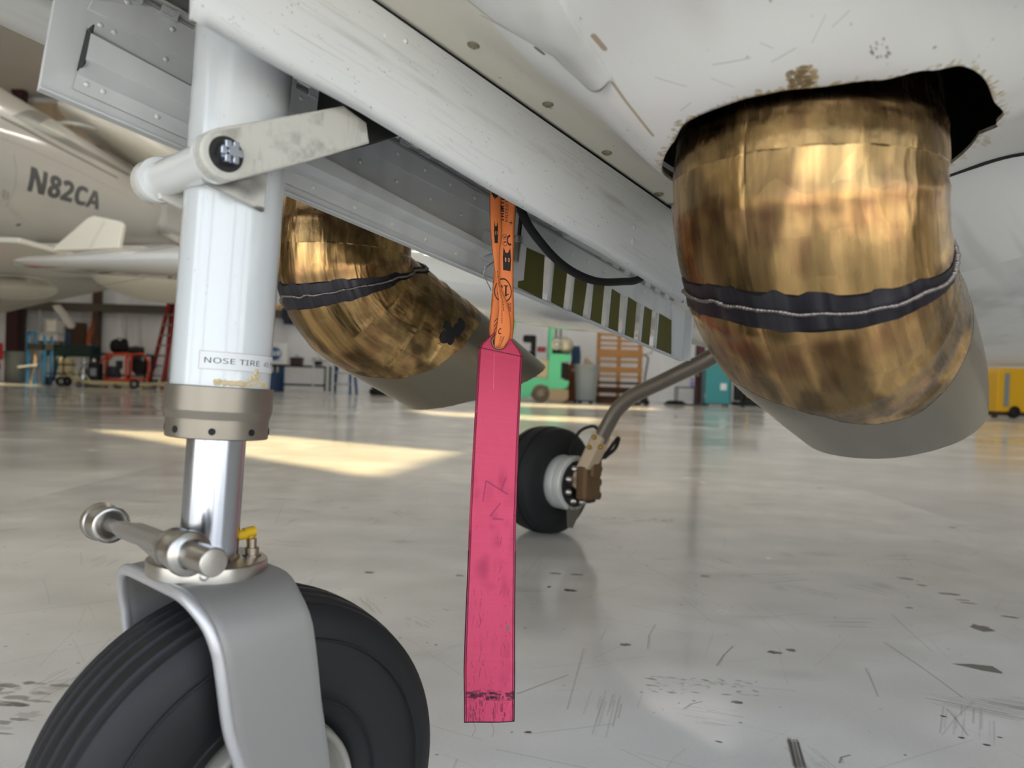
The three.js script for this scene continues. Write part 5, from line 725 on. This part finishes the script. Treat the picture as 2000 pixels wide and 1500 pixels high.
{ // between strut and exhaust
  let K = [-5.2059, -18.5, 0.0127], k = K[2];
  const bc = thing('workbench', 'cluttered workbench with blue legs between strut and far exhaust stack', 'workbench', at(K));
  part('top', [rbox(122 * k, 4 * k, 46 * k, k, -2 * k, 50 * k, 0)], C.dim, bc); part('lower_shelf', rbox(114 * k, 3 * k, 40 * k, k, -2 * k, 14 * k, 0), C.dim, bc); part('leg', beam([-36 * k, 0, 18 * k], [-36 * k, 49 * k, 18 * k], 11 * k, 6 * k), C.dkblue, bc, 'wide blue leg'); for (const [x, z] of [[-60, 18], [50, 18], [-60, -18], [50, -18]]) part('leg', beam([x * k, 0, z * k], [x * k, 49 * k, z * k], 5 * k, 5 * k), C.dim, bc);
  const t = canv(256, 256, (g, w, h) => { g.fillStyle = '#dfe1e2'; g.fillRect(0, 0, w, h); g.fillStyle = '#b9b2b2'; g.fillRect(20, 210, w - 60, 12); g.fillStyle = '#a8a8ac'; g.beginPath(); g.ellipse(108, 124, 106, 96, 0, 0, 7); g.fill(); g.fillStyle = '#2f5f93'; g.beginPath(); g.ellipse(106, 122, 92, 84, 0, 0, 7); g.fill(); g.fillStyle = '#1f4470'; g.beginPath(); g.ellipse(106, 150, 84, 54, 0, 0, PI); g.fill(); g.font = 'italic bold 88px sans-serif'; g.fillStyle = '#eef2f5'; g.textAlign = 'center'; g.save(); g.translate(108, 152); g.scale(0.95, 1); g.fillText('AVR', 0, 0); g.restore(); });
  const sg = thing('company_sign', 'white sign with a blue oval logo on the bench right of the strut', 'sign', [K[0] - 47 * k, 52 * k, K[1] + 14 * k]); part('body', rbox(42 * k, 40 * k, 10 * k, 2 * k, 0, 20 * k, 0), C.white, sg); const fp = part('face', new THREE.PlaneGeometry(38 * k, 37 * k).translate(-1 * k, 20 * k, 5.2 * k), std(0xffffff, 0.35, 0, { map: t }), sg, 'face printed with a blue oval that reads AVR'); void fp;
  const rb = thing('tool_box', 'dark red toolbox on the bench right of the white sign', 'toolbox', [K[0] - 12 * k, 52 * k, K[1]]); part('body', rbox(22 * k, 12 * k, 16 * k, k, 0, 6 * k, 0), std(0x3c1a1e, 0.5), rb); part('lid', rbox(23 * k, 4 * k, 17 * k, k, 0, 13 * k, 0), C.dim, rb); part('handle', new THREE.TorusGeometry(4 * k, 0.8 * k, 8, 16, PI).translate(0, 15 * k, 0), M.dark, rb);
  const vm = thing('vise', 'dark bench vise near the right end of the cluttered bench', 'vise', [K[0] + 30 * k, 52 * k, K[1] + 6 * k]); part('body', [rbox(16 * k, 8 * k, 12 * k, k, 0, 5 * k, 0), rbox(6 * k, 8 * k, 14 * k, k, -6 * k, 11 * k, 0), rbox(5 * k, 8 * k, 14 * k, k, 6 * k, 11 * k, 0)], C.dim, vm); part('screw', bar([8 * k, 9 * k, 0], [18 * k, 9 * k, 0], 1.4 * k), M.alu, vm);
  const ub = thing('storage_crate', 'dark blue crate on the floor under the cluttered bench', 'crate', [K[0] - 50 * k, 0, K[1] + 42 * k]); part('body', rbox(30 * k, 34 * k, 30 * k, 2 * k, 0, 17 * k, 0), C.dkblue, ub); part('rim', rbox(32 * k, 4 * k, 32 * k, k, 0, 35 * k, 0), C.dkblue, ub);
  K = [-4.3351, -17.4, 0.012]; k = K[2];
  const wf = thing('white_frame', 'white upright trestle frame left of the blue ladder', 'frame', at(K)); for (const [x, w] of [[-26, 3], [2, 5], [12, 5]]) part('post', beam([x * k, x < -20 ? 16 * k : 0, 0], [x * k, 66 * k, 0], w * k, 4 * k), C.ltgrey, wf); part('rail', rbox(44 * k, 4 * k, 4 * k, k, -8 * k, 66 * k, 0), C.ltgrey, wf); part('foot', rbox(20 * k, 4 * k, 14 * k, k, 6 * k, 3 * k, 0), C.ltgrey, wf);
  K = [-4.0055, -17.8, 0.0122]; k = K[2];
  const lb = thing('step_ladder', 'blue step ladder half hidden behind the far exhaust stack', 'ladder', at(K)); for (const [a, b, z0, z1] of [[-22, -14, 10, 2], [14, 10, 10, 2], [-22, -12, -14, -2], [22, 12, -14, -2]]) part('rail', beam([a * k, 0, z0 * k], [b * k, 104 * k, z1 * k], 5 * k, 4 * k), C.blue, lb); for (const y of [20, 42, 64, 86]) part('step', rbox((36 - y * 0.1) * k, 4 * k, 9 * k, k, -2 * k, y * k, (10 - y * 0.08) * k), M.alu, lb); part('cap', rbox(30 * k, 5 * k, 14 * k, k, 0, 105 * k, 0), C.blue, lb);
  K = [-3.1799, -18.2, 0.0125]; k = K[2];
  [['black tyre lying flat, bottom of the stack behind the far exhaust', 0, 6], ['black tyre on top of another behind the far exhaust', 3, 19], ['black tyre standing right of the tyre stack behind the far exhaust', 56, 22]].forEach(([lab, x, y], i) => { const r = thing('spare_tire', lab, 'tire', [K[0] + x * k, i === 2 ? 0 : (y - 6) * k, K[1]]); part('tread', i === 2 ? new THREE.TorusGeometry(16 * k, 6.5 * k, 14, 32).translate(0, 22.5 * k, 0) : new THREE.TorusGeometry(18 * k, 6.4 * k, 14, 32).rotateX(PI / 2).translate(0, 6.4 * k, 0), M.rubber, r); part('rim', i === 2 ? hubG(20 * k, 8 * k).translate(0, 22.5 * k, 0) : cyl(12 * k, 12 * k, 6 * k, 0, 6.4 * k, 0), C.dim, r); });
  const jw = [-5.774, 2.2807, -19.2], jk = thing('work_jacket', 'dark navy jacket hanging high on the wall right of the strut', 'jacket', [jw[0], jw[1], ZB + 0.3]);
  part('body', grid(12, 12, (u, v) => { const w = 0.17 + 0.05 * v; return [(u - 0.5) * 2 * w, -v * 0.56, 0.06 + 0.05 * Math.sin(u * 9 + v) * (0.4 + v)]; }), C.navy, jk); for (const s of [-1, 1]) part('sleeve', tube([[s * 0.13, -0.04, 0.08], [s * 0.21, -0.2, 0.1], [s * 0.2, -0.46, 0.11]], 0.055, 16, 10), C.navy, jk); part('hook', bar([0, 0.06, -0.03], [0, 0, 0.06], 0.01), M.alu, jk);
  const yw = [-6.1533, 2.1759, -19.2], ym = thing('level_tool', 'yellow spirit level hung on the wall left of the navy jacket', 'level', [yw[0], yw[1], ZB + 0.24]); part('bar', rbox(0.34, 0.08, 0.05, 0.008), C.yellow, ym); part('vial', rbox(0.06, 0.03, 0.055, 0.005), M.dark, ym);
}
{ // right of the streamer
  let K = [0.6051, -17.2, 0.0118], k = K[2];
  const f = thing('forklift', 'bright green forklift with a gas cylinder on its tail', 'forklift', at(K)), gz = 26;
  const ex = (pts, d, b = 1.5) => plate(pts.map(([x, y]) => [x * k, y * k]), d * k, b * k).translate(0, 0, -d * k / 2);
  part('chassis', ex([[-64, 6], [-34, 6], [-16, 10], [-10, 24], [8, 32], [20, 30], [20, 46], [-64, 46]], 60), C.green, f, 'green chassis'); part('hood_panel', ex([[-44, 47], [16, 47], [17, 82], [-34, 82], [-44, 74]], 58), C.cream, f, 'cream side panel');
  part('panel_sticker', [rbox(14 * k, 8 * k, 1 * k, 0.3 * k, 4 * k, 60 * k, 29.6 * k)], std(0x7fb2d8, 0.4), f); part('panel_vent', rbox(12 * k, 5 * k, 1 * k, 0.3 * k, -12 * k, 66 * k, 29.6 * k), C.dim, f);
  part('counterweight', ex([[18, 26], [46, 26], [56, 30], [58, 42], [42, 46], [42, 78], [58, 80], [60, 90], [54, 94], [18, 94], [16, 46]], 60), C.green, f); part('radiator_grille', [rbox(14 * k, 30 * k, 48 * k, k, 49 * k, 62 * k, 0), ...Array.from({ length: 5 }, (_, i) => rbox(1.4 * k, 30 * k, 52 * k, 0.4 * k, (43 + i * 3) * k, 62 * k, 0))], C.dim, f);
  part('rear_skirt', ex([[18, 4], [26, 2], [52, 3], [58, 10], [57, 26], [18, 28]], 58), C.tan, f, 'scuffed tan skirt'); const sd = rbox(30 * k, 16 * k, 34 * k, 4 * k, -22 * k, 90 * k, 0); part('seat', [sd, rbox(10 * k, 34 * k, 32 * k, 4 * k, -12 * k, 112 * k, 0).rotateZ(0), rbox(26 * k, 14 * k, 32 * k, 5 * k, -20 * k, 122 * k, 0)], M.black, f); part('tool_tray', rbox(16 * k, 10 * k, 20 * k, 2 * k, 4 * k, 102 * k, 6 * k), C.red, f, 'red tray behind the seat');
  for (const z of [gz, -gz]) { part('guard_post', beam([20 * k, 90 * k, z * k], [22 * k, 172 * k, z * k], 7 * k, 5 * k, 0.01), C.green, f); part('guard_post', beam([-64 * k, 96 * k, z * k], [-46 * k, 172 * k, z * k], 7 * k, 5 * k, 0.01), C.green, f); part('guard_rail', beam([-48 * k, 172 * k, z * k], [42 * k, 172 * k, z * k], 5 * k, 5 * k, 0.01), std(0x2f7a55, 0.45), f); }
  part('guard_roof', Array.from({ length: 6 }, (_, i) => beam([(-40 + i * 14) * k, 173 * k, -gz * k], [(-40 + i * 14) * k, 173 * k, gz * k], 4 * k, 3 * k)), std(0x2f7a55, 0.45), f); for (const x of [32, 41]) part('rear_guard_bar', beam([x * k, 172 * k, -6 * k], [x * k, 122 * k, -6 * k], 3.5 * k, 3.5 * k), std(0x3d5a35, 0.5), f);
  const gc = part('gas_cylinder', new THREE.CapsuleGeometry(16 * k, 30 * k, 10, 28).rotateX(PI / 2).rotateY(0.5).translate(42 * k, 112 * k, 4 * k), std(0xbdb8a8, 0.35, 0.6), f, 'pale metal gas cylinder'); part('valve_guard', [new THREE.TorusGeometry(9 * k, 2 * k, 10, 28).rotateY(0.5).translate(31 * k, 112 * k, 30 * k), new THREE.SphereGeometry(6 * k, 16, 10).translate(31 * k, 112 * k, 28 * k)], std(0xdad8d0, 0.3, 0.5), gc); part('cylinder_cradle', rbox(34 * k, 6 * k, 40 * k, 2 * k, 42 * k, 96 * k, 0), M.dark, f);
  wheel(f, 17 * k, 12 * k, 4 * k, 17 * k, 28 * k, std(0x8b7f70, 0.6)).material = std(0x6b5a48, 0.8); wheel(f, 17 * k, 12 * k, 4 * k, 17 * k, -28 * k, C.tan); wheel(f, 21 * k, 14 * k, -74 * k, 21 * k, 28 * k, C.tan); wheel(f, 21 * k, 14 * k, -74 * k, 21 * k, -28 * k, C.tan);
  for (const z of [16, -16]) { part('mast_rail', rbox(8 * k, 178 * k, 6 * k, k, -92 * k, 92 * k, z * k), C.dim, f); part('fork_tine', [rbox(80 * k, 3 * k, 8 * k, k, -138 * k, 4 * k, z * k), rbox(4 * k, 40 * k, 8 * k, k, -99 * k, 22 * k, z * k)], C.mesh, f); } part('mast_crossbar', [rbox(6 * k, 6 * k, 34 * k, k, -92 * k, 178 * k, 0), rbox(6 * k, 6 * k, 34 * k, k, -92 * k, 60 * k, 0)], C.dim, f);
  K = [1.6951, -17.1, 0.0118]; k = K[2];
  const tr = thing('waste_bin', 'tall grey waste bin on a dolly, between the forklift and the pallet', 'bin', at(K)); part('body', lathe([[0, 6 * k], [20 * k, 6 * k], [23.5 * k, 70 * k], [25 * k, 70 * k], [25.5 * k, 76 * k], [23 * k, 76 * k], [19.5 * k, 9 * k], [0, 9 * k]], 40), C.grey, tr); part('handle', [rbox(8 * k, 4 * k, 14 * k, 1.5 * k, 10 * k, 62 * k, 21 * k), rbox(6 * k, 4 * k, 14 * k, 1.5 * k, -25 * k, 64 * k, 0), rbox(6 * k, 4 * k, 14 * k, 1.5 * k, 25 * k, 64 * k, 0)], C.grey, tr); part('dolly', cyl(20 * k, 20 * k, 3 * k, 0, 5.5 * k, 0, 32), C.dim, tr); for (let i = 0; i < 4; i++) { const w = wheel(tr, 2.4 * k, 2 * k, Math.cos(i * 1.57 + 0.7) * 15 * k, 2.4 * k, Math.sin(i * 1.57 + 0.7) * 15 * k, M.dark); void w; } part('cardboard', plate([[-14, 60], [-2, 90], [16, 76], [14, 60]].map(([x, y]) => [x * k, y * k]), 1 * k).translate(0, 0, -6 * k), C.tan, tr, 'cardboard sticking out of the bin');
  K = [1.4046, -17.9, 0.0123]; k = K[2];
  const bx = thing('wooden_cabinet', 'rust-brown wooden cabinet between forklift and grey bin', 'cabinet', at(K)); part('carcass', rbox(26 * k, 72 * k, 34 * k, k, 0, 37 * k, 0), C.rust, bx); part('door', rbox(22 * k, 62 * k, 2 * k, 0.6 * k, 0, 37 * k, 17.6 * k), C.rust, bx); for (const [x, z] of [[-10, 14], [10, 14], [-10, -14], [10, -14]]) part('foot', box(4 * k, 2 * k, 4 * k, x * k, k, z * k), C.dim, bx);
  const bu = thing('plastic_sack', 'dark blue sack standing on the rust-brown cabinet', 'sack', [K[0] + 8 * k, 73 * k, K[1]]); part('body', grid(28, 12, (u, v) => { const a = u * 2 * PI, r = (9 + 1.5 * Math.sin(a * 3 + v * 4)) * (v > 0.92 ? 0.8 : 1) * (v < 0.06 ? 0.9 : 1) * k; return [Math.cos(a) * r, v * 34 * k, Math.sin(a) * r]; }, true), C.dkblue, bu); part('top_fold', rbox(19 * k, 4 * k, 12 * k, 1.4 * k, 0.5 * k, 34 * k, 0).rotateZ(0.06), C.dkblue, bu);
  // pallet leaning upright against the wall
  K = [2.6214, -18.4, 0.0126]; k = K[2];
  const pl = thing('wooden_pallet', 'tall wooden pallet standing upright against the white wall', 'pallet', at(K)); pl.rotation.x = -0.05;
  for (const x of [-40, 0, 42]) part('stringer', rbox(7 * k, (x > 20 ? 108 : 146) * k, 9 * k, 0.6 * k, x * k, (x > 20 ? 92 : 73) * k, 0), wood, pl);
  [[136, 5], [125, 5], [115, 4], [100, 16], [84, 5], [68, 11], [55, 4], [42, 5], [28, 12], [12, 9]].forEach(([y, h], i) => part('plank', rbox(90 * k, h * k, 2.2 * k, 0.4 * k, 1 * k, (y - 4) * k, 5.2 * k * (i % 2 ? 1 : 1.04)), y < 50 ? darkWood : wood, pl));
  const p2 = thing('wooden_pallet', 'low dark pallet lying on the floor in front of the upright one', 'pallet', [K[0] - 4 * k, 0, K[1] + 34 * k]); for (const z of [-20, 0, 20]) part('stringer', rbox(80 * k, 9 * k, 5 * k, 0.5 * k, 0, 5 * k, z * k), darkWood, p2); for (let i = 0; i < 6; i++) part('plank', rbox(11 * k, 2 * k, 48 * k, 0.4 * k, (-34 + i * 13.6) * k, 10.6 * k, 0), darkWood, p2);
  K = [2.9926, -17.4, 0.012]; k = K[2];
  const cp = thing('air_compressor', 'small dark compressor on wheels right of the pallet', 'compressor', at(K)); part('tank', new THREE.CapsuleGeometry(8 * k, 16 * k, 8, 20).rotateZ(PI / 2).translate(0, 12 * k, 0), C.mesh, cp); part('motor', [rbox(14 * k, 12 * k, 12 * k, 2 * k, 6 * k, 24 * k, 0), cyl(5 * k, 5 * k, 10 * k, -8 * k, 24 * k, 0)], C.dim, cp); for (const z of [8, -8]) { wheel(cp, 8 * k, 4 * k, -4 * k, 8 * k, z * k); wheel(cp, 5 * k, 4 * k, 13 * k, 5 * k, z * k, M.dark); }
  K = [3.3272, -18.6, 0.0128]; k = K[2];
  const pm = thing('stand_pump', 'thin black curved stand pump against the white wall', 'pump', at(K)); part('tube', tube([[0, 2 * k, 0], [-1 * k, 50 * k, 0], [2 * k, 74 * k, 0], [3 * k, 90 * k, 0], [-4 * k, 94 * k, 0], [-9 * k, 93 * k, 0]], 1.6 * k, 40, 10), M.black, pm); part('handle', [bar([-9 * k, 93 * k, 0], [12 * k, 100 * k, 0], 1.1 * k), bar([8 * k, 96 * k, 0], [12 * k, 106 * k, 0], 0.8 * k)], M.alu, pm); part('base', rbox(16 * k, 3 * k, 14 * k, k, 0, 1.5 * k, 0), M.dark, pm);
  K = [4.2906, -18.4, 0.0126]; k = K[2];
  const wt = thing('wire_table', 'low wire-framed table beside the teal locker', 'table', at(K)), fr = []; for (const [a, b] of [[[-18, 34], [20, 34]], [[-18, 0], [-18, 34]], [[20, 0], [20, 34]]]) for (const z of [10, -10]) fr.push(bar([a[0] * k, a[1] * k, z * k], [b[0] * k, b[1] * k, z * k], 1.1 * k)); for (const x of [-18, 20]) fr.push(bar([x * k, 34 * k, -10 * k], [x * k, 34 * k, 10 * k], 1.1 * k)); part('frame', fr, C.mesh, wt); part('top', rbox(38 * k, 1.4 * k, 20 * k, 0.4 * k, k, 34.6 * k, 0), C.grey, wt);
  const pb = thing('spray_bottle', 'purple plastic bottle on the low wire-framed table', 'bottle', [K[0] + 12 * k, 35.4 * k, K[1]]); part('body', lathe([[0, 0], [3.4 * k, 0], [3.6 * k, 2 * k], [3.4 * k, 9 * k], [1.4 * k, 12 * k], [1.4 * k, 14 * k], [0, 14 * k]], 20), std(0x9a86c8, 0.35), pb); part('cap', [cyl(1.6 * k, 1.6 * k, 3 * k, 0, 15 * k, 0, 14), rbox(5 * k, 1.6 * k, 1.6 * k, 0.4 * k, -1.4 * k, 17 * k, 0)], std(0x5a4a80, 0.4), pb);
  const cb = thing('cable_coil', 'black cables heaped on the floor left of the teal locker', 'cable', [K[0] - 22 * k, 0, K[1] + 12 * k]); for (let i = 0; i < 4; i++) { const pts = []; for (let j = 0; j < 14; j++) { const a = j / 13 * PI * 3.4 + i; pts.push([Math.cos(a) * (22 - i * 3) * k + rr(-2, 2) * k, (1.2 + i * 1.8 + rr(0, 0.6)) * k, Math.sin(a) * (9 - i) * k]); } part('cable_loop', tube(pts, 1.1 * k, 80, 6), M.black, cb); } part('cable_tail', tube([[20 * k, 1.1 * k, 4 * k], [40 * k, 1.1 * k, 6 * k], [58 * k, 1.1 * k, 3 * k]], 1.1 * k, 20, 6), M.black, cb);
  K = [4.9975, -18.3, 0.0126]; k = K[2];
  const lk = thing('locker', 'teal metal locker with a white sticker, left of the near exhaust stack', 'cabinet', at(K)); part('carcass', rbox(50 * k, 94 * k, 36 * k, k, 2 * k, 51 * k, 0), std(0x2b6f76, 0.5), lk); part('door', rbox(47 * k, 90 * k, 2 * k, 0.8 * k, -1 * k, 51 * k, 18.6 * k), C.teal, lk, 'teal door'); part('sticker', rbox(12 * k, 13 * k, 0.6 * k, 0.2 * k, 10 * k, 38 * k, 20 * k), std(0xf2f4f4, 0.3), lk, 'white sticker'); for (const y of [20, 80]) part('hinge', cyl(1.4 * k, 1.4 * k, 8 * k, -25 * k, y * k, 19 * k, 12), M.alu, lk); for (const [x, z] of [[-18, 12], [20, 12], [-18, -12], [20, -12]]) part('foot', cyl(2.4 * k, 2.4 * k, 4 * k, x * k, 2 * k, z * k, 12), M.dark, lk);
  K = [5.7973, -18.2, 0.0125]; k = K[2];
  const mc = thing('drill_machine', 'dark shop machine in the shade right of the teal locker', 'machine', at(K)); part('base', [rbox(56 * k, 8 * k, 40 * k, k, 0, 6 * k, 0), rbox(40 * k, 30 * k, 30 * k, 2 * k, 6 * k, 26 * k, 0)], C.dim, mc); part('column', [rbox(14 * k, 56 * k, 14 * k, k, -22 * k, 40 * k, 0), rbox(44 * k, 18 * k, 20 * k, 2 * k, -4 * k, 74 * k, 0)], M.dark, mc); part('strap', tube([[-8 * k, 60 * k, 14 * k], [-9 * k, 40 * k, 17 * k], [-8 * k, 20 * k, 19 * k]], 1.8 * k, 20, 8), C.yellow, mc, 'yellow strap'); part('brace', bar([-24 * k, 4 * k, 18 * k], [-14 * k, 40 * k, 14 * k], 1.6 * k), C.mesh, mc); for (const x of [-18, 18]) wheel(mc, 6 * k, 4 * k, x * k, 6 * k, 20 * k, M.dark);
  K = [11.8225, -17, 0.0117]; k = K[2];
  const tg = thing('aircraft_tug', 'yellow aircraft tug with a grey stripe at the right edge', 'tug', at(K)); part('body', [plate([[-84, 12], [96, 12], [96, 84], [40, 96], [-70, 96], [-84, 88]].map(([x, y]) => [x * k, y * k]), 60 * k, 1.5 * k).translate(0, 0, -30 * k)], C.yellow, tg); part('stripe', rbox(10 * k, 64 * k, 1.5 * k, 0.4 * k, -67 * k, 54 * k, 32 * k), C.grey, tg, 'grey stripe'); part('side_panel', rbox(80 * k, 70 * k, 2 * k, 0.8 * k, 20 * k, 52 * k, 31.4 * k), C.yellow, tg); part('skirt', rbox(176 * k, 12 * k, 56 * k, 2 * k, 6 * k, 10 * k, 0), C.brown, tg); for (const x of [-50, 60]) for (const z of [28, -28]) wheel(tg, 12 * k, 9 * k, x * k, 12 * k, z * k, M.dark);
}
renderer.render(scene, camera);
